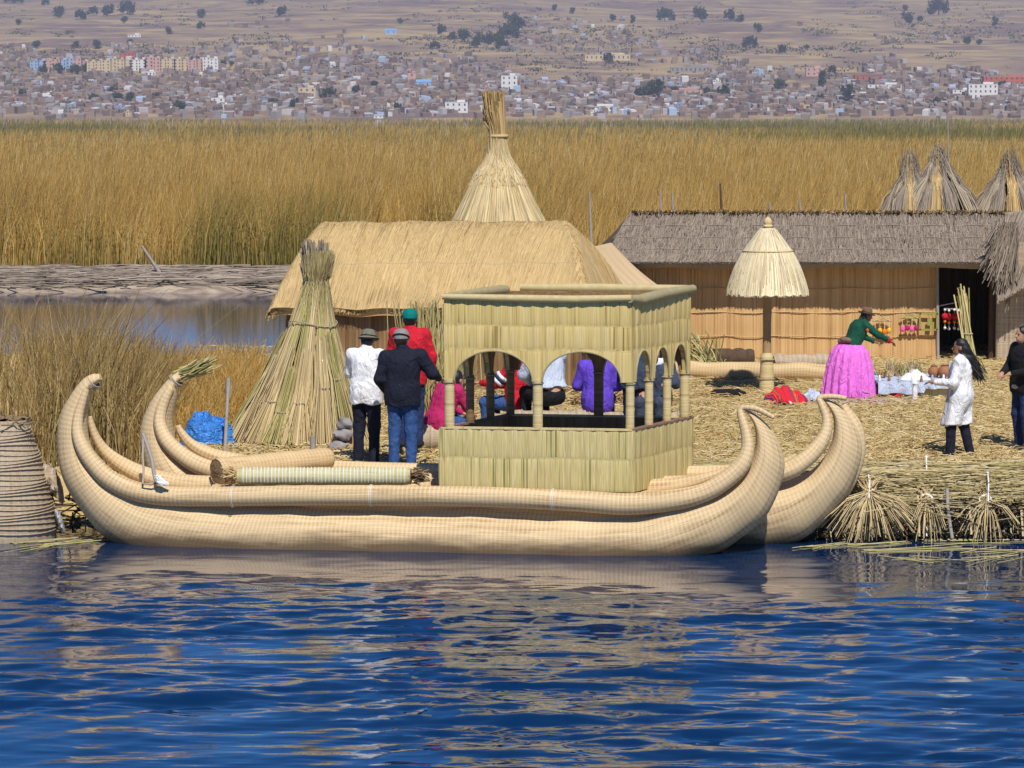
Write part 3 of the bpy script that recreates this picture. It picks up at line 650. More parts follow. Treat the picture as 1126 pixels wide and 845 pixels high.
# ------------------------------------------------------------------ the double reed boat
boat = root('reed_boat', G(470, 606, 0), 'large double hulled boat of woven golden reeds with curled prows and an arched cabin', 'boat')
A1 = P(63, 480, 36.95); B1 = P(863, 500, 35.65)
AX = Vector((B1.x - A1.x, B1.y - A1.y, 0)).normalized(); NV = Vector((-AX.y, AX.x, 0))  # away from the camera
A2 = A1 + NV * 1.08
def cr(vals, n):
    """Catmull-Rom resample of a list of tuples"""
    v = np.array(vals, float); out = []
    for s in np.linspace(0, len(v) - 1, n):
        i = min(int(s), len(v) - 2); t = s - i
        p0, p1, p2, p3 = v[max(i - 1, 0)], v[i], v[i + 1], v[min(i + 2, len(v) - 1)]
        out.append(.5 * ((2 * p1) + (-p0 + p2) * t + (2 * p0 - 5 * p1 + 4 * p2 - p3) * t * t + (-p0 + 3 * p1 - 3 * p2 + p3) * t ** 3))
    return np.array(out)
def hull(stations, A, mat, wmax=.52):
    """stations: keel px,py, inner px,py, half width -> elliptical section swept along"""
    S = cr(stations, 150); mb = MB(); rows = []; uvs = []; L = 0; prev = None; n = 40
    for ko, (kx, ky, ix, iy, w) in enumerate(S):
        fl = .5 + .45 * float(smooth(.30, .46, w))
        k_, i_ = PLN(kx, ky, A, NV), PLN(ix, iy, A, NV); c = (k_ + i_) / 2; h = (i_ - k_) / 2
        if prev is not None: L += (c - prev).length
        prev = c; lm = 1 + .02 * math.sin(L * 5.1 + 1) + .014 * math.sin(L * 11.3); w *= lm; h = h * lm
        rows.append([c + NV * (w * math.sin(6.28319 * j / n)) - h * (math.cos(6.28319 * j / n) if math.cos(6.28319 * j / n) > 0 else math.cos(6.28319 * j / n) * fl) for j in range(n + 1)])
        uvs.append([(L, j / n * 3.0) for j in range(n + 1)])
    mb.grid(rows, uvs)
    for e, ring in ((0, rows[0]), (1, rows[-1])):
        c = sum(ring[:-1], Vector()) / n; mb.add([c] + ring, [(0, j + 1, j + 2) for j in range(n)], [(q.x, q.z) for q in [c] + ring])
    return mb.build('hull', mat, boat)
H1 = [(109, 411.5, 113, 420, .05), (101, 411.8, 107, 427, .10), (91, 418, 103, 434, .135), (79, 433, 104, 445, .17), (68.5, 452.5, 104, 461, .20), (63.4, 482, 107, 480, .25), (67, 514, 115, 497, .31), (82, 547, 128, 512, .37), (103, 576, 147, 525, .41), (135, 606, 176, 536, .45), (185, 624, 220, 543, .48), (260, 634, 285, 547, .50), (360, 637, 360, 549, .52), (463, 638, 463, 550, .53), (560, 640, 560, 553, .53), (640, 640, 640, 556, .52), (715, 633, 706, 553, .49), (768, 617, 745, 543, .44), (808, 597.5, 778, 530, .39), (837, 574, 802, 513, .34), (853, 548, 814, 497, .29), (861.6, 520, 820, 482, .24), (861, 501, 821, 471, .20), (855, 483, 820, 462, .16), (843, 466, 818, 455, .11), (826, 452, 815, 449.5, .06)]
H2 = [(196, 409, 203, 419, .06), (189.5, 413.5, 198, 425, .11), (178, 425.6, 200, 439, .15), (167, 440, 200, 452, .19), (158.5, 458, 200, 466, .22), (154, 478, 203, 480, .26), (155.6, 495, 208, 492, .30), (166, 526, 226, 507, .36), (190, 565, 250, 521, .41), (230, 598, 280, 530, .45), (300, 618, 320, 537, .50), (430, 624, 430, 541, .52), (540, 626, 540, 543, .52), (660, 625, 660, 541, .51), (760, 622, 750, 536, .48), (815, 614, 800, 528, .44), (875, 596, 848, 519, .39), (905, 576, 874, 509, .35), (920, 557, 889, 499, .31), (934, 538, 899, 488, .27), (945, 511, 905, 475, .23), (947, 488, 907, 463, .19), (940, 467, 907, 453, .15), (924, 447, 904, 444, .10), (911, 439.5, 901, 438, .06)]
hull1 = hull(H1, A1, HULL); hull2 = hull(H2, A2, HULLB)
def gun(pts, A, H, parent, side, ke, km, n=120, mat=HULL):
    """side roll of a hull: follows the picked line, lying on the flank of the hull"""
    S = cr(pts, n); HS = cr(H, 220); mid = np.stack([(HS[:, 0] * .45 + HS[:, 2] * .55), (HS[:, 1] * .45 + HS[:, 3] * .55)], 1); wo = []
    for px, py, r in S:
        d2 = ((mid - np.array([px, py])) ** 2).sum(1); wt = np.exp(-(d2 - d2.min()) / 120.); w = float((wt * HS[:, 4]).sum() / wt.sum())
        wo.append(w * (ke + (km - ke) * float(smooth(.30, .46, w))))
    wo = np.convolve(np.pad(wo, 8, mode='edge'), np.ones(17) / 17, 'valid'); path = []; rad = []
    for (px, py, r), w in zip(S, wo):
        q = PLN(px, py, A - NV * w, NV) if side < 0 else PLN(px, py, A, NV) + NV * w
        path.append(q); rad.append(max(.008, r * q.y / F_PX))
    mb = MB(); mb.tube(path, rad, 18); return mb.build('gunwale', mat, parent)
G1 = [(95, 428, 3.5), (91, 440, 4.5), (86, 458, 5.8), (85.5, 476, 7), (92, 494, 8.5), (104, 511, 9.6), (119, 526, 10.3), (142, 538, 10.8), (175, 545, 11), (230, 546.3, 11), (320, 545.2, 11.2), (420, 545, 11.4), (540, 546.8, 11.3), (630, 551, 11.8), (690, 554.5, 12.3), (740, 550, 12), (774, 542, 10.5), (798, 528, 10), (815, 512, 9.6), (822, 495, 7.6), (821, 478, 6.4), (816.5, 462, 5), (814, 452, 3.8), (818, 448, 3.2), (832, 450, 3), (842, 454.5, 2.8), (851, 459.5, 2.3)]
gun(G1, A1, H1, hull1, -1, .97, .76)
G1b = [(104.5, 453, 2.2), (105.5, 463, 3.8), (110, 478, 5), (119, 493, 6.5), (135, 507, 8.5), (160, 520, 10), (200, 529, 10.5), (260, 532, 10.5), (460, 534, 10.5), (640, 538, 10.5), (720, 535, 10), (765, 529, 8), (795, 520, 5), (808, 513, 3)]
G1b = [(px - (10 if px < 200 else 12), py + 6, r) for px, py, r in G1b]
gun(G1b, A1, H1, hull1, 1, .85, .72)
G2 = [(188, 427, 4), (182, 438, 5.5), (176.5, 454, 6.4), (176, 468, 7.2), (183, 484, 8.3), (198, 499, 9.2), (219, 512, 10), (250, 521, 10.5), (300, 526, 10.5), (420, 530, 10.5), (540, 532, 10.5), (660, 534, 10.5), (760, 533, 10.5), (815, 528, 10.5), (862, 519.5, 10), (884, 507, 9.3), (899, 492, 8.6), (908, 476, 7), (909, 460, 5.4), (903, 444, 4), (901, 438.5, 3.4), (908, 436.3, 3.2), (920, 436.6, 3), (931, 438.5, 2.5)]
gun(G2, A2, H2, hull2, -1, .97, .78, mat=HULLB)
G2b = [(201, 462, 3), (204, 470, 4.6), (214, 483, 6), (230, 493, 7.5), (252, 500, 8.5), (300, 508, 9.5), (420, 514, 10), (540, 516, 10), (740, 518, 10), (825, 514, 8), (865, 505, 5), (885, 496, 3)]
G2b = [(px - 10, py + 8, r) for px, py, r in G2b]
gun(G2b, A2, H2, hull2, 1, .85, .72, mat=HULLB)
# second outer roll of the far prow at right, bindings at the tips
R2 = [(926, 447, 4), (938, 470, 9), (940.5, 492, 11), (935, 515, 12.5), (921, 542, 13), (902, 565, 13), (876, 586, 11), (840, 600, 8)]
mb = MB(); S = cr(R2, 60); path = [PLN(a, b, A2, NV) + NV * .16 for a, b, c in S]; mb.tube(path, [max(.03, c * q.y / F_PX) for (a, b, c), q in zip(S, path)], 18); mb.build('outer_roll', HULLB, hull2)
def binding(px, py, A, rx, rz, tilt, parent, turns=4):
    c = PLN(px, py, A, NV); mb = MB(); pts = []
    d = (AX * math.cos(tilt) + Vector((0, 0, math.sin(tilt)))); u = d.cross(NV).normalized()
    for q in np.linspace(0, 6.283 * turns, 16 * turns): pts.append(c + NV * rx * math.cos(q) + u * rz * math.sin(q) + d * (.022 * q / 6.283))
    mb.tube(pts, .011, 6); mb.build('binding', CORD, parent)
binding(99, 423, A1, .108, .088, R(38), hull1, 3); binding(192, 420, A2, .112, .09, R(40), hull2, 2)
# brush of loose stalks at the far left tip
n = 70; a = np.array(PLN(199, 414, A2, NV)); L = rng.uniform(.25, .48, n)
b = a + rng.normal(0, .035, (n, 3)); e = b + np.stack([L * .92, rng.normal(0, .07, n), L * rng.uniform(.18, .62, n)], -1)
strands('tip_brush', np.stack([b, (b + e) / 2 + np.array([0, 0, -.015]), e], 1), rng.uniform(.006, .011, n), S_GREEN, hull2)
# deck between the hulls and the white ties on the gunwale
def on_axis(px, A, z): q = PLN(px, 540, A, NV); return Vector((q.x, q.y, z))
mb = MB(); dl, dr_ = on_axis(235, A1, 0), on_axis(760, A1, 0); rows = []; uvs = []
for i in range(28):
    t = i / 27; b_ = dl.lerp(dr_, t) - NV * .12; row = []; uv = []
    for j in range(24):
        s_ = j / 23; row.append(Vector((b_.x, b_.y, 0)) + NV * (s_ * 1.9) + Vector((0, 0, .675 + .02 * abs(math.sin(s_ * 31))))); uv.append((t * 6, s_ * 1.9))
    rows.append(row); uvs.append(uv)
mb.grid(rows, uvs)
lowr = [[p - Vector((0, 0, .16)) for p in r] for r in rows]; mb.grid(lowr, uvs)
for a_, b_ in ((rows[0], lowr[0]), (rows[-1], lowr[-1]), ([r[0] for r in rows], [r[0] for r in lowr]), ([r[-1] for r in rows], [r[-1] for r in lowr])): mb.grid([a_, b_])
deck = mb.build('deck', ROLLM, boat)
for px, py in ((256, 546.3), (408, 545), (608, 549.5)):
    q = PLN(px, py, A1 - NV * .392, NV); mb = MB(); r = .126
    for dx in (-.006, .012): mb.tube([q + AX * dx + NV * r * math.cos(s_) + Vector((0, 0, r * math.sin(s_))) for s_ in np.linspace(0, 6.283, 25)], .004, 5, False)
    mb.build('tie', WCORD, hull1)

# --- cabin
FR, FL = Vector((1.41, 35.75, 0)), Vector((-.845, 36.05, 0)); SV = Vector((.79, 1.6, 0)); BR, BL = FR + SV, FL + SV
ctr = (FR + BL) / 2
Z0, ZS, ZSP, ZA, ZT = .735, 1.42, 1.985, 2.34, 2.95
cab = None
def wall_uv(A, B, z0, z1, bands, thick, narch=0, pr=.065, parent=None, name='wall', mat=CABIN, a_=None, rnd=0):
    d = (B - A); Lw = d.length; d = d / Lw; nrm = Vector((d.y, -d.x, 0))
    us = set(np.linspace(0, Lw, 60).tolist()); arcs = []
    if narch:
        pitch = (Lw - 2 * pr) / narch
        for i in range(narch):
            uc = pr + pitch * (i + .5); aa = pitch / 2 - pr * .95; arcs.append((uc, aa))
            us = {u for u in us if not (uc - aa < u < uc + aa)}
            us |= {uc - aa * math.cos(q) for q in np.linspace(0, math.pi, 31)}
    us = sorted(us)
    def zb(u):
        for uc, aa in arcs:
            if abs(u - uc) <= aa + 1e-6: return ZSP + (ZA - ZSP) * max(0, 1 - ((u - uc) / aa) ** 2) ** .5
        return z0
    out, inn, uo = [], [], []
    for u in us:
        b0 = zb(u); ro, ri, rv = [], [], []
        for j in range(37):
            z = b0 + (z1 - b0) * j / 36; bul = 0
            for k_ in range(len(bands) - 1):
                if bands[k_] <= z <= bands[k_ + 1]:
                    bul = .014 * max(0, math.sin(math.pi * (z - bands[k_]) / (bands[k_ + 1] - bands[k_]))) ** .3
            p = A + d * u + Vector((0, 0, z)); wob = .006 * math.sin(u * 37 + rnd) + .004 * math.sin(u * 83 + z * 3)
            zz = Vector((0, 0, .006 * math.sin(u * 5 + rnd) * (1 if j else 0)))
            kb = sum(z > q_ for q_ in bands); ro.append(p + nrm * (bul + wob) + zz); ri.append(p - nrm * thick + zz); rv.append((u + rnd * 3.7, z + kb * 5.0))
        out.append(ro); inn.append(ri); uo.append(rv)
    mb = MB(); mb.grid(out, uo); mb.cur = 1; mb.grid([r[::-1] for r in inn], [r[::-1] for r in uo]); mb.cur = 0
    mb.grid([[r[0] for r in out], [r[0] for r in inn]], [[q[0] for q in uo], [q[0] for q in uo]]); mb.grid([[r[-1] for r in out], [r[-1] for r in inn]], [[q[0] for q in uo], [q[0] for q in uo]])
    mb.grid([out[0], inn[0]]); mb.grid([out[-1], inn[-1]])
    w = mb.build(name, [mat, WALLD], parent)  # inner faces get the darker reed: cabin shade painted as colour
    for uc, aa in arcs:
        mb = MB(); mb.tube([A + d * (uc - aa * math.cos(q)) + nrm * .012 + Vector((0, 0, ZSP + (ZA - ZSP) * math.sin(q))) for q in np.linspace(0, math.pi, 33)], .012, 7); mb.build('arch_rim', RIMG, parent)
    return w, arcs, d, nrm
# the cabin's own mesh: floor and upper deck
def quad_slab(mb, pts, z, t):
    V = [p + Vector((0, 0, z)) for p in pts] + [p + Vector((0, 0, z + t)) for p in pts]
    mb.add(V, [(3, 2, 1, 0), (4, 5, 6, 7), (0, 1, 5, 4), (1, 2, 6, 5), (2, 3, 7, 6), (3, 0, 4, 7)], [(p.x, p.y) for p in V])
ins = lambda s_: [ctr + (p - ctr) * s_ for p in (FL, FR, BR, BL)]
mb = MB(); quad_slab(mb, ins(.94), .70, .06); cab = mb.build('cabin', DARKWOOD, boat)
mb = MB(); quad_slab(mb, ins(.93), 2.40, .07); mb.build('upper_deck', OLDREED, cab)
up = [ctr + (p - ctr) * .965 for p in (FL, FR, BR, BL)]
lo = (FL, FR, BR, BL)
bu = [1.9, 2.36, 2.635, 2.93]; bl = [.70, 1.085, 1.43]
for i, (na, pr) in enumerate(((2, .060), (3, .052), (2, .060), (3, .052))):
    a, b = up[i], up[(i + 1) % 4]
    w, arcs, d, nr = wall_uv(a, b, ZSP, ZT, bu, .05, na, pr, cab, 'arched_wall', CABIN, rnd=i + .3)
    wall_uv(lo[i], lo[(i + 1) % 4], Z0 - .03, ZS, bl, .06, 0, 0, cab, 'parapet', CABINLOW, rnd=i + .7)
    q0, q1 = lo[i], lo[(i + 1) % 4]; mb = MB(); mb.box((q0 + q1) / 2 - nr * .035 + Vector((0, 0, ZS + .012)), ((q1 - q0).length - .03, .10, .02), math.atan2(d.y, d.x)); mb.build('sill', C_RUST if i in (1, 3) else POSTM, cab)
    Lw = (b - a).length; pitch = (Lw - 2 * pr) / na
    for j in range(na):
        u = pr + pitch * j if j else pr * .9
        pc = a + d * u - nr * .035
        mb = MB(); mb.tube([pc + Vector((0, 0, z)) for z in np.linspace(ZS + .02, ZSP + .02, 9)], [pr * (1 + .02 * math.sin(z_ * 3)) for z_ in range(9)], 14); po = mb.build('post', POSTM if i in (0, 1) or (i == 2 and j == 0) else WALLD, cab)  # rear and left posts coloured dark to paint in the cabin's inside shade
        mb = MB(); mb.tube([pc + Vector((0, 0, ZSP - .02)) + Vector((math.cos(q), math.sin(q), 0)) * (pr + .006) for q in np.linspace(0, 6.283, 17)], .010, 6, False); mb.build('post_tie', RIMG, po)
def rim(pts, rad, mat):
    mb = MB(); mb.tube(pts, rad, 14); mb.build('rim', mat, cab)
T = Vector((0, 0, 2.97)); e = [p + T for p in up]; dn = Vector((0, -.03, 0))
rim([e[0] + dn + (e[0] - e[1]) * .01, e[0].lerp(e[1], .3) + dn - Vector((0, 0, .012)), e[0].lerp(e[1], .7) + dn - Vector((0, 0, .02)), e[1] + dn], [.034, .043, .046, .04], RIMM)
rim([e[1] + dn - (e[2] - e[1]) * .0 + Vector((-.02, -.02, -.01)), e[1].lerp(e[2], .12) - Vector((-.02, 0, .035)), e[1].lerp(e[2], .5) + Vector((.02, 0, .0)), e[2] + (e[2] - e[1]) * .06 + Vector((0, 0, .015))], [.045, .066, .066, .05], RIMG)
rim([e[2] + Vector((0, 0, .015)), e[2].lerp(e[3], .5) + Vector((0, 0, .02)), e[3].lerp(e[2], .06) + Vector((0, 0, .02))], [.05, .055, .045], RIMM)
rim([e[0] + Vector((0, .04, .0)), e[0].lerp(e[3], .5) + Vector((0, 0, .0)), e[0].lerp(e[3], .88) + Vector((0, 0, .0)), e[0].lerp(e[3], .95)], [.035, .05, .062, .05], RIMG)

# --- things on the boat
def roll(p0, p1, r, mat, name, label, ends=True, r1=None):
    t = root(name, (p0 + p1) / 2 - Vector((0, 0, r)), label, 'reed roll'); mb = MB()
    n = 26; mb.tube([p0.lerp(p1, i / (n - 1)) for i in range(n)], [r * (1 + .03 * math.sin(i * 1.7)) * (1 if not r1 else 1 + (r1 / r - 1) * i / (n - 1)) * (.93 if i in (0, n - 1) else 1) for i in range(n)], 24, False); mb.build('roll', mat, t)
    d = (p1 - p0).normalized()
    for e_, q in ((0, p0), (1, p1)):
        mb = MB(); rr = r if not (e_ and r1) else r1; a = d.orthogonal().normalized(); b = a.cross(d); sg = -1 if e_ == 0 else 1
        rows = [[q + d * sg * (.012 - .02 * f + .010 * math.sin(17 * s_ + 9 * f)) + (a * math.cos(s_) + b * math.sin(s_)) * rr * .95 * f for s_ in np.linspace(0, 6.283, 25)] for f in (1, .75, .5, .25, 0)]
        mb.grid(rows); mb.build('cut_end', CUTEND, t)
    return t
roll(P(238, 519, 36.75), P(362, 504, 37.75), .165, ROLLM, 'reed_roll', 'thick pale reed roll with a round brown cut end lying across the boat', True, .135)
tg = roll(P(262, 524, 36.42), P(452, 524, 36.2), .105, GREENROLL, 'reed_roll', 'long thin greenish reed roll with a white lashing lying along the near gunwale')
a, b = P(258, 524, 36.42), P(455, 524, 36.2); d = (b - a).normalized(); mb = MB()
for i in range(46):
    c = a.lerp(b, .05 + .9 * i / 45); mb.tube([c + Vector((0, -math.cos(q) * .108, math.sin(q) * .108)) for q in np.linspace(-.6, 2.6, 11)], .0065, 4, False)
mb.build('lashing', WCORD, tg)
n = 60; c = np.array(b); bb = c + rng.normal(0, .045, (n, 3)) * np.array([.5, 1, 1]); ee = bb + np.stack([rng.uniform(.06, .17, n), rng.normal(0, .03, n), rng.normal(0, .03, n)], -1)
strands('frayed_end', np.stack([bb, (bb + ee) / 2, ee], 1), rng.uniform(.006, .012, n), S_BROWN, tg)
c = np.array(a); bb = c + rng.normal(0, .045, (n, 3)) * np.array([.5, 1, 1]); ee = bb - np.stack([rng.uniform(.04, .13, n), rng.normal(0, .03, n), rng.normal(0, .03, n)], -1)
strands('frayed_end', np.stack([bb, (bb + ee) / 2, ee], 1), rng.uniform(.006, .012, n), S_GOLD, tg)
# rope hook over the near gunwale
t = root('mooring_rope', P(172, 535, 36.35), 'dark rope loop knotted with white cord on the near left gunwale', 'rope')
mb = MB(); mb.tube([P(157, 477, 36.6), P(162, 490, 36.55), P(167, 506, 36.45), P(169.5, 522, 36.4), P(172, 531, 36.35)], .022, 8); mb.build('hook', GREYWOOD, t)
mb = MB(); mb.tube([P(157.5, 478, 36.6), P(157, 500, 36.5), P(158, 518, 36.4), P(157, 532, 36.3), P(166, 533, 36.28), P(176, 531, 36.28)], .013, 6); mb.build('rope', CORD, t)
mb = MB()
for i in range(9): mb.tube([P(173 + random.uniform(-3, 3), 527 + random.uniform(-4, 5), 36.25 + random.uniform(-.05, .05)) for _ in range(3)] + [P(181 + random.uniform(-2, 5), 533 + random.uniform(-2, 1.5), 36.22)], .014, 5)
mb.build('knot', WCORD, t)

# ------------------------------------------------------------------ left edge: weathered reed stump and wraps
t = root('reed_prow', G(15, 587, 0), 'weathered grey brown reed prow bound with cord rising at the left edge of the picture', 'reed prow'); Y0 = 37.15
c0 = P(2, 587, Y0); mb = MB()
prof = [(586, 62), (575, 63), (560, 60), (540, 56), (520, 50), (500, 43), (480, 36), (466, 31), (461, 30)]
pts = []
for py, hw in prof:
    q = P(2 - (586 - py) * .0, py, Y0); pts.append((q, (hw - 2) * Y0 / F_PX))
pts = [(P(2, 600, Y0), 60 * Y0 / F_PX)] + pts
mb.tube([q for q, r in pts], [r for q, r in pts], 30, False, 1.0); mb.build('trunk', OLDREED, t)
q, r = pts[-1]; mb = MB(); mb.grid([[q + Vector((math.cos(s_) * r * f * .99, math.sin(s_) * r * .8 * f, .02 * math.sin(7 * s_ + 11 * f) * f + .012)) for s_ in np.linspace(0, 6.283, 25)] for f in (1, .7, .4, 0)]); mb.build('cut_end', CUTEND, t)
mb = MB()
for i in range(26):
    py = 470 + i * 4.4; hw = np.interp(py, [p_[0] for p_ in prof[::-1]], [p_[1] for p_ in prof[::-1]]); q = P(2, py, Y0); r = (hw - 2) * Y0 / F_PX + .010
    mb.tube([q + Vector((math.cos(s_) * r, math.sin(s_) * r, .02 * math.sin(s_ * 2 + i))) for s_ in np.linspace(2.9, 6.6, 19)], .009, 6, False)
mb.build('cord', OLDREED, t)
n = 120; bb = np.stack([rng.uniform(-.34, .34, n), rng.uniform(-.28, .28, n), 0 * rng.random(n)], -1) + np.array(q) * 0 + np.array(P(2, 465, Y0)); ee = bb + rng.normal(0, 1, (n, 3)) * np.array([.08, .05, .03]) + np.array([0, 0, .04])
strands('frayed_top', np.stack([bb, (bb + ee) / 2, ee], 1), rng.uniform(.006, .012, n), S_BROWN, t)
def lump(name, pts, r, mat, label, cat, sq=.7, seed=0):
    """crumpled soft thing"""
    mb = MB(); rr = random.Random(seed); S = cr(pts, 14); n = 18; rows = []
    for i, q in enumerate(S):
        f = math.sin(math.pi * (i + .35) / (len(S) - .3)) ** .5
        rows.append([Vector(q) + Vector((0, math.cos(6.283 * (j % n) / n), math.sin(6.283 * (j % n) / n) * sq)) * r * f * (1 + .22 * math.sin(j % n * 2.3 + i * 1.9 + seed) + .12 * math.sin((j % n) * 5 + i * 3.1)) for j in range(n + 1)])
    mb.grid(rows); c = [sum(rw[:-1], Vector()) / n for rw in (rows[0], rows[-1])]
    for cc_, rw in zip(c, (rows[0], rows[-1])): mb.add([cc_] + rw, [(0, j + 1, j + 2) for j in range(n)])
    lo_ = min(p.z for p in mb.v); m = sum(mb.v, Vector()) / len(mb.v)
    return props(mb.build(name, mat, None, (m.x, m.y, lo_)), label, cat)
lump('reed_bundle', [P(42, 518, 37.3), P(52, 525, 37.2), P(63, 535, 37.2), P(70, 549, 37.2)], .15, OLDREED, 'pale slumped reed bundle hanging beside the weathered stump', 'reed bundle', 1, 2)
lump('plastic_wrap', [P(60, 563, 37.05), P(64, 569, 37.0), P(68, 576, 37.0), P(71, 584, 37.0)], .075, C_LGREY, 'small white crumpled wrap at the waterline right of the weathered stump', 'wrap', 1, 5)

# ------------------------------------------------------------------ stacked reed tepee in front
def tepee(name, label, cx, base_z, Y, H, rb, waist_z, rw, rt, mat, matb, nb, tuft, tuftm, grp=None, core=S_GOLD, dens=70, leanx=0, thick=1):
    c = Vector((cx, Y, base_z)); t = root(name, c, label, 'reed stack', grp)
    prof = [(rb * .82, 0), (rb * .5, waist_z * .5), (rw * .8, waist_z), (rt * .6, H * .78), (.01, H * .80)]
    mb = MB(); mb.lathe([(r * .9, z) for r, z in prof], c, 24, lambda a, r, z, i: (r, z))
    for v_ in mb.v: v_.x += leanx * (v_.z - c.z)
    mb.build('core', core, t)
    for i in range(nb):
        a = 6.283 * i / nb + random.uniform(-.12, .12); n = dens; ca, sa = math.cos(a), math.sin(a)
        sp = rng.normal(0, 1, (n, 2)); w0, w1, w2 = rb * 2.9 / nb, rw * 1.7 / nb * 1.4, rt * .35
        rbx = rb * random.uniform(.92, 1.05)
        jj = rng.normal(0, .05, n) if thick > 1 else 0 * sp[:, 0]
        def at(rad, z, w): return np.stack([c.x + jj * np.sin(np.asarray(z) * 5 + i) + ca * rad - sa * sp[:, 0] * w + ca * sp[:, 1] * w * .5 + leanx * z, c.y + sa * rad + ca * sp[:, 0] * w + sa * sp[:, 1] * w * .5, c.z + z + 0 * sp[:, 0]], -1)
        k1 = .33 + random.uniform(-.08, .08)
        Pth = np.stack([at(rbx, rng.uniform(-.0, .10, n), w0 * .50), at(rbx * (1 - k1) + rw * k1 * .9, waist_z * k1, w0 * .24), at(rw, waist_z, w1 * .5), at(rt * .55 if thick == 1 else rw * .62, H * (.82 if thick == 1 else .88), w2 * .7), at(rt * .8, H * (.93 if thick == 1 else .97) + (rng.uniform(-.25, .12, n) if thick == 1 else rng.normal(0, .16, n)), w2 * (1 if thick == 1 else 3.5))], 1)
        ms_ = mat[i % len(mat)]
        bo = strands('bundle', Pth, np.repeat(rng.uniform(.004, .0078, n)[:, None] * thick, 5, 1) * np.array([1.1, 1, 1, .9, .5]), ms_, t)
        rad = rbx * (1 - k1) + rw * k1 * .9; z = waist_z * k1; mb = MB()
        mb.tube([c + Vector((ca * rad - sa * math.cos(q) * w0 * .5 + leanx * z, sa * rad + ca * math.cos(q) * w0 * .5, z)) + Vector((ca, sa, 0)) * math.sin(q) * w0 * .32 for q in np.linspace(0, 6.283, 15)], .010 * thick, 5, False)
        mb.build('tie', matb, bo)
    if name == 'reed_stack':
        for i in range(9):                       # shorter pale bundles leaning on the outside, butt ends down
            a = -1.57 + (i - 4) * .36 + random.uniform(-.1, .1); ca, sa = math.cos(a), math.sin(a); n = 190; sp = rng.normal(0, 1, (n, 2)); hh_ = random.uniform(.95, 1.45)
            def at2(rad, z, w): return np.stack([c.x + ca * rad - sa * sp[:, 0] * w + ca * sp[:, 1] * w * .5 + leanx * z, c.y + sa * rad + ca * sp[:, 0] * w + sa * sp[:, 1] * w * .5, c.z + z + 0 * sp[:, 0]], -1)
            ft = hh_ / waist_z; rm = rb * 1.04 * (1 - ft) + rw * ft; k2 = random.uniform(.45, .62)
            bo = strands('short_bundle', np.stack([at2(rb * 1.10, rng.uniform(-.0, .07, n), .115), at2(rb * 1.07 * (1 - k2) + rm * k2 + .03, hh_ * k2, .05), at2(rm + .01, hh_ + rng.uniform(-.2, .1, n), .035)], 1), np.repeat(rng.uniform(.0045, .0085, n)[:, None], 3, 1) * np.array([1, 1, .6]), S_PALE if i % 3 else S_GREEN, t)
            rad = rb * 1.07 * (1 - k2) + rm * k2 + .03; z = hh_ * k2; mb = MB()
            mb.tube([c + Vector((ca * rad - sa * math.cos(q) * .085 + leanx * z, sa * rad + ca * math.cos(q) * .085, z)) + Vector((ca, sa, 0)) * math.sin(q) * .06 for q in np.linspace(0, 6.283, 15)], .010, 5, False); mb.build('tie', matb, bo)
    if tuft:
        n = tuft; a = rng.uniform(0, 6.283, n); rr = rt * np.sqrt(rng.random(n)) * .9
        b0 = np.stack([c.x + rr * np.cos(a) * .8 + leanx * H * .75, c.y + rr * np.sin(a) * .8, c.z + H * .72 + 0 * a], -1); b2 = b0 + np.stack([np.cos(a) * rt * .15 + rng.normal(0, .04, n), np.sin(a) * rt * .15, H * rng.uniform(.06, .31, n)], -1)
        strands('seed_heads', np.stack([b0, (b0 + b2) / 2, b2], 1), rng.uniform(.006, .012, n) * thick, tuftm, t)
    for zz in ((waist_z * 1.02,) if thick == 1 else ()):
        rr = np.interp(zz, [waist_z, H * .82], [rw, rt * .7]) + .05; mb = MB()
        mb.tube([c + Vector((rr * math.cos(q) + leanx * zz, rr * math.sin(q), zz + .04 * math.sin(q * 2))) for q in np.linspace(0, 6.283, 25)], .008 * thick, 6, False)
        mb.build('rope', matb, t)
    return t
g0 = P(330, 486, 42.6)
tepee('reed_stack', 'tall tepee of tied green and pale reed bundles standing left of the men', g0.x, gzf(g0.x, 42.9), 42.9, 2.72, .86, 1.60, .30, .18, [S_PALE, S_GREEN, S_GREEN, S_PALE, S_GREEN], CORD, 17, 460, S_STACK, dens=210, leanx=.10)
gg = P(548, 245, 60)
tt_ = root('straw_cone', (gg.x, 60, .6), 'tall pale straw cone with a tied bushy tip rising behind the thatched hut', 'straw cone')
def px_r(py, hw, Y=60.): return (hw * Y / F_PX, P(548, py, Y).z)
prof = [(2.15, .6), (1.75, 1.4)] + [px_r(py, hw) for py, hw in ((285, 75), (246, 50), (228, 42), (212, 34), (196, 26.5), (184, 20), (175, 13), (168, 10), (150, 8.5), (138, 7.5))]
mb = MB(); mb.lathe([(r * .97, z) for r, z in prof], (gg.x, 60, 0), 36); mb.build('core', THATCHP, tt_)
zz = np.array([p_[1] for p_ in prof]); rr = np.array([p_[0] for p_ in prof])
def cone_strands(n, z0, z1, out, name, mat, rad):
    a = rng.uniform(0, 6.283, n); k_ = 6; za = rng.uniform(z0 - .15, z0 + .1, n); zb_ = rng.uniform(z1 - .3, z1, n); Pth = []
    for j in range(k_):
        z = za + (zb_ - za) * j / (k_ - 1); r = np.interp(z, zz, rr) + out + rng.uniform(0, .03, n) + (.015 if j == 0 else 0); aa = a + rng.normal(0, .01, n)
        Pth.append(np.stack([gg.x + r * np.cos(aa) + (z > 4.4) * (z - 4.4) * -.06, 60 + r * np.sin(aa), z], -1))
    return strands(name, np.stack(Pth, 1), rng.uniform(.5, .9, n) * rad, mat, tt_)
zw = px_r(178, 0)[1]
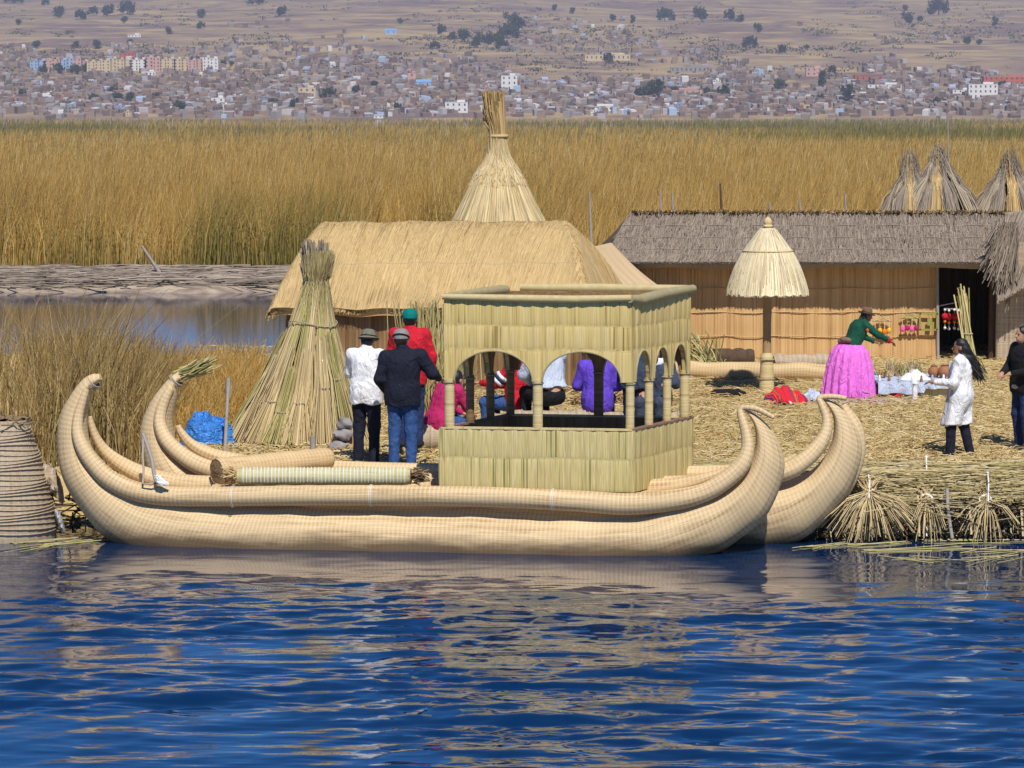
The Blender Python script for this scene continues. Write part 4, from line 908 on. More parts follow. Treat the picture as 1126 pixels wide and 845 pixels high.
cone_strands(1500, 1.0, zw, 0, 'lower_straw', S_PALE, .016); cone_strands(700, px_r(197, 0)[1], px_r(146, 0)[1], .002, 'upper_straw', S_PALE, .010)
n = 420; a = rng.uniform(0, 6.283, n); q = np.sqrt(rng.random(n)); z0, z1 = px_r(172, 0)[1], px_r(100, 0)[1]
b = np.stack([gg.x + .21 * q * np.cos(a) - .0, 60 + .21 * q * np.sin(a), z0 + 0 * a], -1); m_ = np.stack([gg.x - .03 + .17 * q * np.cos(a), 60 + .17 * q * np.sin(a), (z0 * .6 + z1 * .4) + 0 * a], -1)
e_ = np.stack([gg.x - .10 + .22 * q * np.cos(a), 60 + .22 * q * np.sin(a), z1 - rng.random(n) ** 2 * .6], -1)
strands('tip', np.stack([b, m_, e_], 1), rng.uniform(.009, .016, n), S_GOLD, tt_)
for py, r in ((178, .25), (150, .17)):
    mb = MB(); z = px_r(py, 0)[1]; mb.tube([(gg.x + r * math.cos(q_), 60 + r * math.sin(q_), z) for q_ in np.linspace(0, 6.283, 21)], .035, 8, False); mb.build('tie', S_GOLD, tt_)
# grey stacks far right
for (px, pt, pb, hw, lab) in ((1001, 181, 230, 28, 'smaller grey reed stack leaning on the larger one behind the long shed'), (1032, 173, 230, 41, 'larger grey reed stack behind the right part of the long shed'), (1110, 180, 230, 38, 'grey reed stack behind the shed at the right edge')):
    Yk = 64.5; top, bot = P(px, pt, Yk), P(px, pb, Yk); H = top.z - .6; hwb = hw * Yk / F_PX * (H / (top.z - bot.z)) * .92
    tepee('grey_reed_stack', lab, top.x, .6, Yk, H, hwb, H * .80, hwb * .24, .05, [S_GREY, S_STACK, S_GREY, S_GOLD], CORD, 15, 40, S_GREY, 'grey reed stacks behind the shed', dens=170, thick=1.5)

# ------------------------------------------------------------------ huts
def thatch_face(a, b, c, d, n, name, mat, parent, shear=0., L=(.5, 1.0), rad=.010, lift=.02):
    """straw laid down the slope a-b (ridge) to d-c (eave)"""
    a, b, c, d = map(np.array, (a, b, c, d)); u = rng.random(n); v = rng.random(n); Lr = rng.uniform(*L, n)
    def at(u, v): u = u[:, None]; v = v[:, None]; return (a * (1 - u) + b * u) * (1 - v) + (d * (1 - u) + c * u) * v
    sl = np.linalg.norm(d - a); v2 = np.minimum(v + Lr / sl, 1.03 + .03 * rng.random(n)); w_ = np.linalg.norm(b - a)
    nn = np.cross(b - a, d - a); nn /= np.linalg.norm(nn); nn *= np.sign(nn[2])
    p0 = at(u, v) + nn * lift * .4; p2 = at(np.clip(u + shear * (v2 - v) * sl / w_ + rng.normal(0, .004, n), -.01, 1.01), v2) + nn * lift * rng.uniform(.6, 2.2, n)[:, None]
    return strands(name, np.stack([p0, (p0 + p2) / 2 + nn * lift * .6, p2], 1), rng.uniform(.6, 1.2, n) * rad, mat, parent)
def roof_slab(mb, a, b, c, d, t=.12, shear=0):
    a, b, c, d = map(Vector, (a, b, c, d)); n = (b - a).cross(d - a).normalized(); n = n if n.z > 0 else -n; K = 24
    u = (b - a).length; v = (d - a).length; top = []; uv = []
    for i in range(K + 1):
        r_ = []; q_ = []
        for j in range(K + 1):
            s_, t_ = i / K, j / K; p = a.lerp(b, s_).lerp(d.lerp(c, s_), t_) + n * (.018 * math.sin(s_ * 29 + t_ * 3) * t_ - .05 * math.sin(t_ * 3.14) * 1)
            r_.append(p); q_.append((a.lerp(b, s_).lerp(d.lerp(c, s_), t_).dot((b - a).normalized()), t_ * v))
        top.append(r_); uv.append(q_)
    low = [[p - n * t for p in r_] for r_ in top]
    mb.grid(top, uv); mb.grid(low, uv)
    for e1, e2 in ((top[0], low[0]), (top[-1], low[-1]), ([r_[0] for r_ in top], [r_[0] for r_ in low]), ([r_[-1] for r_ in top], [r_[-1] for r_ in low])): mb.grid([e1, e2])
def reed_wall(A, B, z0, z1, mat, parent, name='wall', th=.10, open_=None):
    d = (B - A).normalized(); nr = Vector((d.y, -d.x, 0)); L = (B - A).length; n = max(8, int(L / .055)); mb = MB(); rows = []; uv = []
    for i in range(n * 2 + 1):
        u = L * i / (n * 2); bump = .022 * abs(math.sin(i * math.pi / 2 + .7 * math.sin(i * .37))) + .012 * math.sin(i * .21)
        rows.append([A + d * u + nr * (bump + .012 * math.sin(j * 1.57)) + Vector((0, 0, z0 + (z1 - z0) * j / 12)) for j in range(13)]); uv.append([(u, j / 12 * (z1 - z0)) for j in range(13)])
    mb.grid(rows, uv); back = [[p - nr * th for p in r_] for r_ in rows]; mb.grid(back, uv)
    for e1, e2 in ((rows[0], back[0]), (rows[-1], back[-1]), ([r_[-1] for r_ in rows], [r_[-1] for r_ in back]), ([r_[0] for r_ in rows], [r_[0] for r_ in back])): mb.grid([e1, e2])
    return mb.build(name, mat, parent)
# thatched hut in the middle
hut = root('thatched_hut', (-.9, 51, .6), 'golden thatched hut with a broad hipped roof behind the men and the cabin', 'hut')
eL, eR = P(296, 337, 50.4), P(650, 352, 50.4); rL, rR = P(346, 243, 52.4), P(612, 247, 52.4); bR = P(694, 333, 54.4); bL = P(326, 320, 54.4)
eR.z = eL.z + .02; bR.z = bL.z = eL.z
def hut_pt(u, v, lift=0.):
    """u 0..1 along the ridge direction, v 0..1 from front to back eave; rounded hip roof"""
    u = np.asarray(u, float); v = np.asarray(v, float)
    fx = eL.x * (1 - u) + eR.x * u; bx = bL.x * (1 - u) + bR.x * u
    x = fx * (1 - v) + bx * v; y = eL.y * (1 - v) + bL.y * v
    dy = 1 - np.sqrt((2 * v - 1) ** 2 + .012); dl = u / .135; dr = (1 - u) / .15
    k_ = .16
    def smin(a, b): h_ = np.maximum(k_ - np.abs(a - b), 0) / k_; return np.minimum(a, b) - h_ * h_ * k_ * .25
    hgt = smin(smin(dy, dl), dr); hgt = np.maximum(hgt, -.08)
    z = eL.z + (rL.z + .09 - eL.z) * (hgt + .10 * np.sin(np.clip(hgt, 0, 1) * math.pi) ) + .012 * np.sin(u * 41 + v * 9) + .01 * np.sin(u * 17)
    return np.stack([x, y - .05 * np.sin(u * 23) * (v < .02), z + lift], -1)
UU, VV = np.meshgrid(np.linspace(0, 1, 150), np.linspace(0, 1, 90), indexing='ij')
top = hut_pt(UU, VV); mb = MB()
def vrows(A_): return [[Vector(q) for q in r_] for r_ in A_]
sl_ = np.cumsum(np.linalg.norm(np.diff(top, axis=1, prepend=top[:, :1]), axis=2), 1)
mb.grid(vrows(top), [[(top[i, j, 0], sl_[i, j]) for j in range(90)] for i in range(150)])
ctr_h = np.array([(eL.x + bR.x) / 2, (eL.y + bR.y) / 2, 0]); low = top.copy(); low[..., 2] -= .15; low[..., :2] = ctr_h[:2] + (low[..., :2] - ctr_h[:2]) * .985
mb.grid(vrows(low))
for e1, e2 in ((top[0], low[0]), (top[-1], low[-1]), (top[:, 0], low[:, 0]), (top[:, -1], low[:, -1])): mb.grid(vrows(np.stack([e1, e2])))
roof = mb.build('roof', THATCH, hut)
n = 15000; u0 = rng.random(n); v0 = np.where(rng.random(n) < .8, rng.random(n) * .52, rng.random(n)); L = rng.uniform(.10, .26, n); rows = []
dv = np.where(v0 < .5, -1, 1)
endl = (u0 / .135 < 1 - np.abs(2 * v0 - 1)); endr = ((1 - u0) / .15 < 1 - np.abs(2 * v0 - 1))
for f in (0, .34, .67, 1):
    uu = np.clip(u0 + np.where(endl, -L * f * .30, np.where(endr, L * f * .30, -.10 * L * f * (v0 < .5))), -.006, 1.006); vv = np.clip(v0 + np.where(endl | endr, 0, dv * L * f), -.012, 1.012)
    rows.append(hut_pt(uu, vv, .004) + np.array([0, 0, .006]) * rng.uniform(.4, 2.0, n)[:, None])
strands('thatch_straw', np.stack(rows, 1), rng.uniform(.0035, .0065, n), S_THATCH, roof)
n = 1600; u0 = rng.random(n); b = hut_pt(u0, 0 * u0 + .03, .0) - np.array([0, 0, .03]); e_ = b + np.stack([rng.normal(-.04, .03, n), rng.uniform(-.16, -.08, n), rng.uniform(-.20, -.10, n)], -1)
strands('eave_fringe', np.stack([b, (b + e_) / 2 + np.array([0, -.01, .02]), e_], 1), rng.uniform(.004, .008, n), S_THATCH, roof)
wl = [Vector((p_.x, p_.y, 0)) for p_ in (eL, eR, bR, bL)]; cc_ = sum(wl, Vector()) / 4; wl = [cc_ + (p_ - cc_) * .90 for p_ in wl]
for i in range(4): reed_wall(wl[i], wl[(i + 1) % 4], .45, eL.z + .06, WALLD, hut)  # brown reed, darkened in colour to stand for the eave shade
mb = MB(); mb.tube([Vector(q) for q in hut_pt(np.linspace(.08, .93, 40), np.full(40, .19), .012)], .009, 6); mb.build('rope', CORD, roof)
# small hut behind it
hut2 = root('reed_hut', (2.6, 57, .6), 'small hut with a smooth pale pink brown reed roof half hidden behind the thatched one', 'hut')
ra, rb_ = P(641, 274, 54.8), P(672, 267, 56.5); ea = P(704, 333, 54.8); eb = P(742, 326, 56.5); ea.z = eb.z = min(ea.z, eb.z)
fa = Vector((2 * ra.x - ea.x, 54.8, ea.z)); fb = Vector((2 * rb_.x - eb.x, 56.5, ea.z))
mb = MB(); roof_slab(mb, ra, rb_, eb, ea, .1); roof_slab(mb, rb_, ra, fa, fb, .1); mb.build('roof', THATCHP, hut2)
w4 = [Vector((p_.x, p_.y, 0)) for p_ in (fa, ea, eb, fb)]; cc_ = sum(w4, Vector()) / 4; w4 = [cc_ + (p_ - cc_) * .88 for p_ in w4]
for i in range(4): reed_wall(w4[i], w4[(i + 1) % 4], .45, ea.z + .12, WALLR, hut2)
mb = MB(); g_ = [ra + Vector((0, .12, -.14)), Vector((w4[0].x, ra.y + .12, ea.z + .1)), Vector((w4[1].x, ra.y + .12, ea.z + .1))]; mb.add(g_ + [p_ + Vector((0, .06, 0)) for p_ in g_], [(0, 1, 2), (3, 5, 4), (0, 3, 4, 1), (1, 4, 5, 2), (2, 5, 3, 0)]); mb.build('gable', WALLR, hut2)
# long shed on the right
shed = root('long_shed', (5.5, 57.5, .6), 'long low reed walled shed with a grey thatched roof and a dark doorway', 'shed')
YS = 57.3; W0, W1, D0, D1, W2 = P(690, 395, YS), P(1030, 395, YS), P(1030, 395, YS), P(1091, 395, YS), P(1220, 395, YS)
zr = P(800, 234, 59.0).z; ze = P(800, 288, 56.75).z
rl, rr_ = P(693, 235, 59.0), P(1112, 231, 59.0); el = P(660, 291, 56.75); er = P(1106, 289, 56.75); rl.z = rr_.z = zr; el.z = er.z = ze
bl_ = Vector((el.x, 61.3, ze)); br_ = Vector((er.x + .5, 61.3, ze))
mb = MB(); roof_slab(mb, rl, rr_, er, el, .13); roof_slab(mb, rr_, rl, bl_, br_, .13); sroof = mb.build('roof', GREYTH, shed)
thatch_face(rl, rr_, er, el, 15000, 'thatch_straw', S_GREY, sroof, .10, (.25, .7), .009, .014)
thatch_face(rl.lerp(el, .86), rr_.lerp(er, .86), rr_.lerp(er, 1.04), rl.lerp(el, 1.04), 3200, 'eave_fringe', S_GREY, sroof, .0, (.3, .6), .009, .02)
for v_ in (.30, .55, .78):
    mb = MB(); mb.tube([rl.lerp(el, v_) + (rr_ - rl).lerp(er - el, v_) * (i / 30) + Vector((0, -.02, .03 + .012 * math.sin(i * 1.9))) for i in range(31)], .007, 5); mb.build('thatch_cord', GREYTH, sroof)
n = 1500; x = rng.uniform(rl.x, rr_.x, n); b = np.stack([x, 59.0 + rng.normal(0, .05, n), zr + .0 + 0 * x], -1); e_ = b + np.stack([rng.normal(0, .03, n), rng.normal(-.08, .10, n), rng.uniform(.0, .06, n)], -1)
strands('ridge_straw', np.stack([b, (b + e_) / 2, e_], 1), rng.uniform(.006, .011, n), S_GOLD, sroof)
wx0 = Vector((W0.x, YS, 0)); wd0 = Vector((D0.x, YS, 0)); wd1 = Vector((D1.x, YS, 0)); we = Vector((W2.x, YS - .35, 0))
reed_wall(wx0, wd0, .42, ze + .14, WALLR, shed); reed_wall(Vector((wd1.x + .02, YS - .3, 0)), we, .42, ze + .35, OLDREED, shed)
reed_wall(Vector((er.x + .3, 61, 0)), Vector((wx0.x, 61, 0)), .42, ze + .1, WALLD, shed); reed_wall(wx0 + Vector((0, 3.7, 0)), wx0, .42, ze + .1, WALLD, shed); reed_wall(wd1 + Vector((.5, 0, 0)), wd1 + Vector((.5, 3.7, 0)), .42, ze + .1, WALLD, shed)
for z_ in (.98, 1.42, 1.86):
    mb = MB(); mb.tube([wx0.lerp(wd0, i / 40) + Vector((0, -.035 - .006 * math.sin(i * 2.3), z_ + .012 * math.sin(i * .7))) for i in range(41)], .010, 5); mb.build('wall_tie', WALLR, shed)
mb = MB(); mb.tube([wd1 + Vector((-.02, -.08, .45)), wd1 + Vector((.0, -.08, ze + .2))], .075, 10); mb.build('door_post', DARKWOOD, shed)
mb = MB(); mb.tube([wd0 + Vector((.02, -.04, .45)), wd0 + Vector((-.02, -.04, ze + .1))], .03, 8); mb.build('door_post', GREYWOOD, shed)
# porch thatch sweeping down on the right gable
pa, pb_ = P(1106, 234, 58.6), P(1200, 222, 58.6); pc, pd = P(1215, 262, 56.4), P(1098, 330, 56.5)
mb = MB(); roof_slab(mb, pa, pb_, pc, pd, .12); pr_ = mb.build('porch_roof', GREYTH, shed)
thatch_face(pa, pb_, pc, pd, 4200, 'thatch_straw', S_GREY, pr_, -.2, (.5, 1.1), .008, .02)
n = 520; x = rng.uniform(P(1086, 300, 56.5).x, P(1112, 300, 56.5).x, n); z0 = rng.uniform(P(0, 262, 56.5).z - .2, P(0, 250, 56.5).z + .1, n); b = np.stack([x + .14, 56.6 + rng.normal(0, .04, n), z0], -1); e_ = b + np.stack([rng.normal(-.16, .08, n), rng.normal(-.05, .05, n), -rng.uniform(.5, 1.25, n) * (.45 + .55 * (x - x.min()) / (x.max() - x.min()))], -1)
strands('hanging_thatch', np.stack([b, (b + e_) / 2 + np.array([.03, 0, .05]), e_], 1), rng.uniform(.007, .012, n), S_GREY, shed)
# poles beyond the roofs
for px, p0, p1, lab in ((726, 208, 250, 'pale upright pole between the two huts'), (739, 212, 236, 'second thin pole behind the left end of the shed roof'), (792, 202, 236, 'thin dark pole behind the shed roof left of the parasol'), (846, 222, 236, 'short pole tip right behind the parasol top'), (879, 218, 236, 'short pole tip a little right of the parasol'), (929, 212, 236, 'bent grey pole behind the middle of the shed roof'), (1042, 128, 200, 'tall thin grey pole above the larger grey stack'), (648, 210, 250, 'short pale pole right of the straw cone')):
    a = P(px + 1.5, p1, 66.); b = P(px, p0, 66.); g_ = b + (a - b) * ((b.z - .3) / (b.z - a.z)); mb = MB(); mb.tube([g_, a, b], [.035, .03, .016] if px != 1042 else [.03, .022, .010], 8)
    props(mb.build('pole', GREYWOOD if 'dark' not in lab else DARKWOOD, None, g_), lab, 'pole')
mb = MB(); a = P(178, 304, 93.); b = P(156, 271, 93.); mb.tube([a + (a - b) * .25, b], [.07, .04], 8); props(mb.build('leaning_pole', GREYWOOD, None, a), 'pale leaning pole stuck in the far bank', 'pole')
mb = MB(); a = P(247, 486, 41.5); b = P(251, 421, 41.8); mb.tube([a - Vector((0, 0, .2)), b], [.028, .022], 8); mb.tube([b - Vector((0, 0, .14)), b + Vector((0, 0, .06))], [.045, .03], 8); props(mb.build('stake', GREYWOOD, None, a), 'thin grey stake standing in front of the blue tarp', 'stake')
mb = MB(); a = P(344, 492, 40.6); mb.tube([a - Vector((0, 0, .15)), P(344, 480, 40.6)], .04, 8); props(mb.build('stump', GREYWOOD, None, a), 'short grey stump in front of the reed tepee', 'stake')

# ------------------------------------------------------------------ parasol
pg = P(843, 430, 50.5); zg = gzf(pg.x, 50.5)
par = root('straw_parasol', (pg.x, 50.5, zg), 'pale straw parasol with a scalloped rim on a post in front of the shed', 'parasol')
def pz(py): return P(843, py, 50.5).z
k5 = 50.5 / F_PX
mb = MB(); mb.tube([(pg.x, 50.5, z) for z in np.linspace(zg - .1, pz(262), 14)], [.07 * (1 + .05 * math.sin(i * 2)) for i in range(14)], 12); mb.build('post', m_plain('brown_pole', (.34, .23, .11), .8, .3, 10), par)
mb = MB(); mb.tube([(pg.x, 50.5, z) for z in np.linspace(zg - .05, pz(384), 16)], [(.13 - .0022 * i - (.04 if i > 13 else 0)) for i in range(16)], 16); sl = mb.build('reed_sleeve', POSTM, par)
for z in (zg + .2, zg + .52): mb = MB(); mb.tube([(pg.x + .125 * math.cos(q), 50.5 + .125 * math.sin(q), z) for q in np.linspace(0, 6.283, 17)], .01, 5, False); mb.build('tie', CORD, sl)
cp = [(45, 322), (41, 308), (35.5, 293), (27, 277), (20, 268), (12, 257), (7, 251)]
mb = MB(); NP = 96
mb.lathe([(r * k5, pz(y_)) for r, y_ in cp], (pg.x, 50.5, 0), NP, lambda a, r, z, i: (r * (1 + .012 * math.sin(a * 32)), z - (.03 * abs(math.sin(a * 13)) if i == 0 else 0)))
mb.lathe([(r * k5 - .035, pz(y_) - .02) for r, y_ in cp], (pg.x, 50.5, 0), NP, lambda a, r, z, i: (r, z - (.03 * abs(math.sin(a * 13)) if i == 0 else 0)))
can = mb.build('canopy', m_reedmat('canopy_straw', [(.2, (.52, .41, .22)), (.38, (.68, .56, .34)), (.6, (.76, .66, .44)), (.75, (.79, .70, .50))], 22), par)
n = 700; a = rng.uniform(0, 6.283, n); rows = []
cr_ = np.array([c_[0] * k5 for c_ in cp[::-1]]); cz = np.array([pz(c_[1]) for c_ in cp[::-1]])
s0 = rng.uniform(0, 3.6, n); 
for j in range(5):
    f = np.minimum(s0 + j * .75, 6.05 + rng.uniform(-.03, .03, n)); rows.append(np.stack([pg.x + (np.interp(f, range(7), cr_) + .008) * np.cos(a), 50.5 + (np.interp(f, range(7), cr_) + .008) * np.sin(a), np.interp(f, range(7), cz) + .006 - .05 * (f > 6.0)], -1))
strands('canopy_straws', np.stack(rows, 1), rng.uniform(.004, .007, n), S_CANOPY, can)
mb = MB(); mb.lathe([(.0, pz(238)), (.05, pz(241)), (.075, pz(244)), (.06, pz(247)), (.085, pz(249)), (.07, pz(251.5)), (.10, pz(254)), (.11, pz(258))], (pg.x, 50.5, 0), 20); mb.build('finial', POSTM, par)
mb = MB(); mb.tube([(pg.x + (27.5 * k5) * math.cos(q), 50.5 + 27.5 * k5 * math.sin(q), pz(276)) for q in np.linspace(0, 6.283, 49)], .012, 5, False); mb.build('rib', S_GOLD, can)
# ------------------------------------------------------------------ logs and goods on the island
def gP(px, py, dz=0.0):
    """point on the island floor under a pixel, lifted by dz"""
    q = G(px, py, .57); q.z = gzf(q.x, q.y) + dz; return q
def log(name, x0, y0, x1, y1, r, mat, label, end=CUTEND):
    a, b = gP(x0, y0), gP(x1, y1); up_ = Vector((0, 0, r * .93)); a += up_; b += up_
    t = root(name, (a + b) / 2 - up_, label, 'reed roll'); mb = MB(); n = 24; d = (b - a).normalized()
    mb.tube([a.lerp(b, i / (n - 1)) + Vector((0, 0, .012 * math.sin(i * .9))) for i in range(n)], [r * (1 + .05 * math.sin(i * 1.3)) * (.86 if i in (0, n - 1) else 1) for i in range(n)], 20, False); mb.build('roll', mat, t)
    for sg, q in ((-1, a), (1, b)):
        u = d.orthogonal().normalized(); v = u.cross(d); mb = MB()
        mb.grid([[q + d * sg * .02 * (1 - f) + (u * math.cos(s_) + v * math.sin(s_)) * r * .87 * f for s_ in np.linspace(0, 6.283, 21)] for f in (1, .66, .33, 0)]); mb.build('cut_end', end, t)
log('reed_roll', 742, 416, 946, 420, .155, ROLLM, 'long pale reed roll lying on the floor behind the parasol post')
log('reed_roll', 776, 402, 829, 402, .16, m_plain('dark_reed', (.085, .055, .035), .9, .6, 14, bump=.8), 'short dark brown reed roll lying against the shed wall left of the parasol')
log('reed_roll', 851, 406, 926, 405, .14, OLDREED, 'weathered reed roll lying against the shed wall right of the parasol')
# straw heap beside the shed
n = 320; c = np.array(gP(765, 404)); b = c + rng.normal(0, 1, (n, 3)) * np.array([.22, .25, 0]) + np.array([0, 0, .02]); e_ = b + np.stack([rng.uniform(-.9, .1, n), rng.normal(0, .2, n), rng.uniform(.05, .62, n)], -1)
props(strands('straw_heap', np.stack([b, (b + e_) / 2 + np.array([0, 0, .06]), e_], 1), rng.uniform(.008, .014, n), S_GREEN, None, tuple(c)), 'heap of green and yellow straw against the left end of the shed', 'straw heap')
n = 800; c = np.array(P(640, 395, 49.0)); c[2] = gzf(c[0], 49.0); b = c + rng.normal(0, 1, (n, 3)) * np.array([.62, .36, 0]); L = rng.uniform(.3, .75, n); a = rng.uniform(0, 6.28, n); e_ = b + np.stack([np.cos(a) * L, np.sin(a) * L, rng.uniform(0, .22, n)], -1)
props(strands('straw_heap', np.stack([b, (b + e_) / 2 + np.array([0, 0, .05]), e_], 1), rng.uniform(.007, .012, n), S_GOLD, None, tuple(c)), 'low heap of golden straw seen through the right front arch of the cabin', 'straw heap')
n = 500; c = np.array(P(478, 400, 46.5)); c[2] = gzf(c[0], 46.5); b = c + rng.normal(0, 1, (n, 3)) * np.array([.22, .15, 0]); e_ = b + np.stack([rng.normal(0, .16, n), rng.normal(0, .1, n), rng.uniform(.7, 1.75, n)], -1)
props(strands('reed_sheaf', np.stack([b, (b + e_) / 2, e_], 1), rng.uniform(.007, .012, n), S_GREEN, None, tuple(c)), 'upright sheaf of greenish reeds standing left of the cabin behind the men', 'reed sheaf')
def drape(name, pts_c, w, d, h, mat, label, cat, seed, nx=26, ny=20, rz=0., mats=None):
    """crumpled cloth heap with thickness resting on the floor"""
    rr = np.random.default_rng(seed); c = Vector(pts_c); mb = MB(); rows = []; o1, o2 = rr.uniform(0, 9, 2)
    for i in range(nx + 1):
        r_ = []
        for j in range(ny + 1):
            u, v = i / nx * 2 - 1, j / ny * 2 - 1; f = max(0, 1 - (abs(u) ** 2.4 + abs(v) ** 2.4)) if name == 'tarpaulin' else max(0, 1 - (abs(u) ** 2.6 + abs(v) ** 2.6) / 1.25)
            zz = h * f ** .5 * (.25 + 1.1 * float(fbm(np.array([u * 1.9 + o1]), np.array([v * 1.9 + o2]), seed, 3)[0])) + h * .10 * f * (math.sin(u * 7 + v * 5 + o1) + abs(math.sin(v * 5 - u * 8 + o2)) - .6)
            x_, y_ = u * w / 2 * (1 + .12 * math.sin(v * 5 + o2)), v * d / 2 * (1 + .15 * math.sin(u * 4 + o1))
            q = c + Vector((x_ * math.cos(rz) - y_ * math.sin(rz), x_ * math.sin(rz) + y_ * math.cos(rz), 0)); q.z = gzf(q.x, q.y) + .01 + zz
            r_.append(q)
        rows.append(r_)
    lowr = [[q - Vector((0, 0, .04)) if 0 < i < nx else q - Vector((0, 0, .03)) for q in r_] for i, r_ in enumerate(rows)]
    mb.grid(rows, [[(i / nx * w, j / ny * d) for j in range(ny + 1)] for i in range(nx + 1)]); mb.grid(lowr)
    for e1, e2 in ((rows[0], lowr[0]), (rows[-1], lowr[-1]), ([r_[0] for r_ in rows], [r_[0] for r_ in lowr]), ([r_[-1] for r_ in rows], [r_[-1] for r_ in lowr])): mb.grid([e1, e2])
    return props(mb.build(name, mat, None, tuple(c)), label, cat)
q = gP(229, 487); q.y = 42.4; q.x = P(229, 480, 42.4).x; q.z = gzf(q.x, q.y)
drape('tarpaulin', q, .74, .62, .50, TARP, 'crumpled bright blue tarpaulin lying between the far prow and the reed tepee', 'tarp', 4, 60, 50)
k = NB('striped_shawl', .9, .1); sx = k.n('ShaderNodeSeparateXYZ'); k.l(k.coord('UV'), sx.inputs[0])
st = k.n('ShaderNodeTexNoise'); st.noise_dimensions = '1D'; st.inputs['Scale'].default_value = 9; k.l(k.math('ADD', sx.outputs[0], k.math('MULTIPLY', sx.outputs[1], .6)), st.inputs['W'])
k.color(k.ramp(st.outputs['Fac'], [(0, (.6, .02, .03)), (.45, (.55, .02, .03)), (.5, (.03, .03, .12)), (.56, (.62, .12, .02)), (.61, (.6, .02, .03)), (.7, (.75, .72, .7))], 'CONSTANT'))
SHAWL = k.m
q = gP(864, 444); drape('shawl', q, .62, .42, .26, SHAWL, 'bunched red shawl striped with blue and orange lying beside the parasol foot', 'shawl', 9)
q = gP(893, 440); drape('white_cloth', q, .26, .24, .20, C_PALEB, 'small crumpled white cloth at the right end of the red shawl', 'cloth', 12)
q = gP(801, 437); mb = MB()
mb.tube([q + Vector((-.28 + .56 * i / 9, .02 * math.sin(i * 2), .07 + .01 * math.sin(i * 3))) for i in range(10)], [.03, .06, .07, .065, .075, .065, .07, .065, .05, .02], 12)
props(mb.build('black_bundle', C_BLACK, None, q), 'long black knotted bundle lying on the straw left of the red shawl', 'bundle')
k = NB('woven_rug', .9, .1); v = k.n('ShaderNodeTexVoronoi'); v.inputs['Scale'].default_value = 16; k.l(k.coord('UV'), v.inputs['Vector'])
sp = k.n('ShaderNodeSeparateColor'); k.l(v.outputs['Color'], sp.inputs[0])
k.color(k.ramp(sp.outputs[0], [(0, (.48, .42, .36)), (.35, (.30, .10, .13)), (.5, (.46, .42, .40)), (.7, (.10, .22, .20)), (.82, (.55, .06, .10)), (.9, (.55, .50, .42))], 'CONSTANT')); RUG = k.m
q = gP(960, 441); drape('rug', q, 1.3, .75, .03, RUG, 'small patterned rug of many colours spread under the pink skirted woman', 'rug', 15)
mb = MB(); a, b = gP(958, 435, .05), gP(990, 438, .05); mb.tube([a.lerp(b, i / 9) + Vector((0, 0, .01 * math.sin(i * 2))) for i in range(10)], [.03] + [.042] * 8 + [.03], 10)
props(mb.build('rolled_cloth', C_RED, None, (a + b) / 2 - Vector((0, 0, .045))), 'rolled strip of red cloth lying right of the pink skirt', 'cloth')
# low craft table
tz = .80; Yt = 50.2
xa, xb = P(960, 420, Yt).x, P(1050, 420, Yt).x
tab = root('craft_table', ((xa + xb) / 2, Yt, gzf((xa + xb) / 2, Yt)), 'low reed table under a pale cloth with crafts set out for sale', 'table')
mb = MB()
mb.box(((xa + xb) / 2, Yt, tz - .03), (xb - xa, 1.9, .05)); mb.build('tabletop', C_PALEB, tab, smooth=False)
for sx in (xa + .08, xb - .08, (xa + xb) / 2):
    for sy in (-.85, .85): mb = MB(); mb.tube([(sx, Yt + sy, .5), (sx, Yt + sy, tz - .05)], .03, 8); mb.build('leg', DARKWOOD, tab)
mb = MB(); rows = []
for i in range(30):
    x = xa - .03 + (xb - xa + .06) * i / 29; rows.append([Vector((x, Yt - .93, tz + .012)), Vector((x, Yt - .975, tz + .004)), Vector((x, Yt - .985 - .02 * math.sin(i * 1.4), tz - .08)), Vector((x, Yt - .98 - .035 * math.sin(i * 1.4), tz - (.16 if i < 16 else .08) - .015 * math.sin(i * .8)))])
mb.grid(rows); mb.grid([[p_ + Vector((0, .012, 0)) for p_ in r_] for r_ in rows]); mb.build('cloth_edge', C_PALEB, tab)
mb = MB(); mb.box(((xa + xb) / 2 + .05, Yt - .86, .64), (xb - xa - .1, .05, .16)); mb.build('front_board', POSTM, tab)
def on_table(px, dy): x = P(px, 412, Yt + dy).x; return Vector((x, Yt + dy, tz))
def pot(px, dy, r, h, label, mat):
    c = on_table(px, dy); mb = MB(); mb.lathe([(.0, 0), (r * .6, 0), (r * .95, h * .3), (r, h * .5), (r * .75, h * .8), (r * .5, h * .92), (r * .6, h), (r * .45, h), (r * .4, h * .85), (0, h * .82)], c, 20); props(mb.build('clay_pot', mat, None, c), label, 'pot')
CLAY = m_plain('clay', (.30, .13, .06), .7, .3, 14)
pot(1027, .25, .10, .19, 'left one of two brown clay pots on the craft table', CLAY); pot(1039, .15, .12, .21, 'rounder right one of two brown clay pots on the craft table', CLAY)
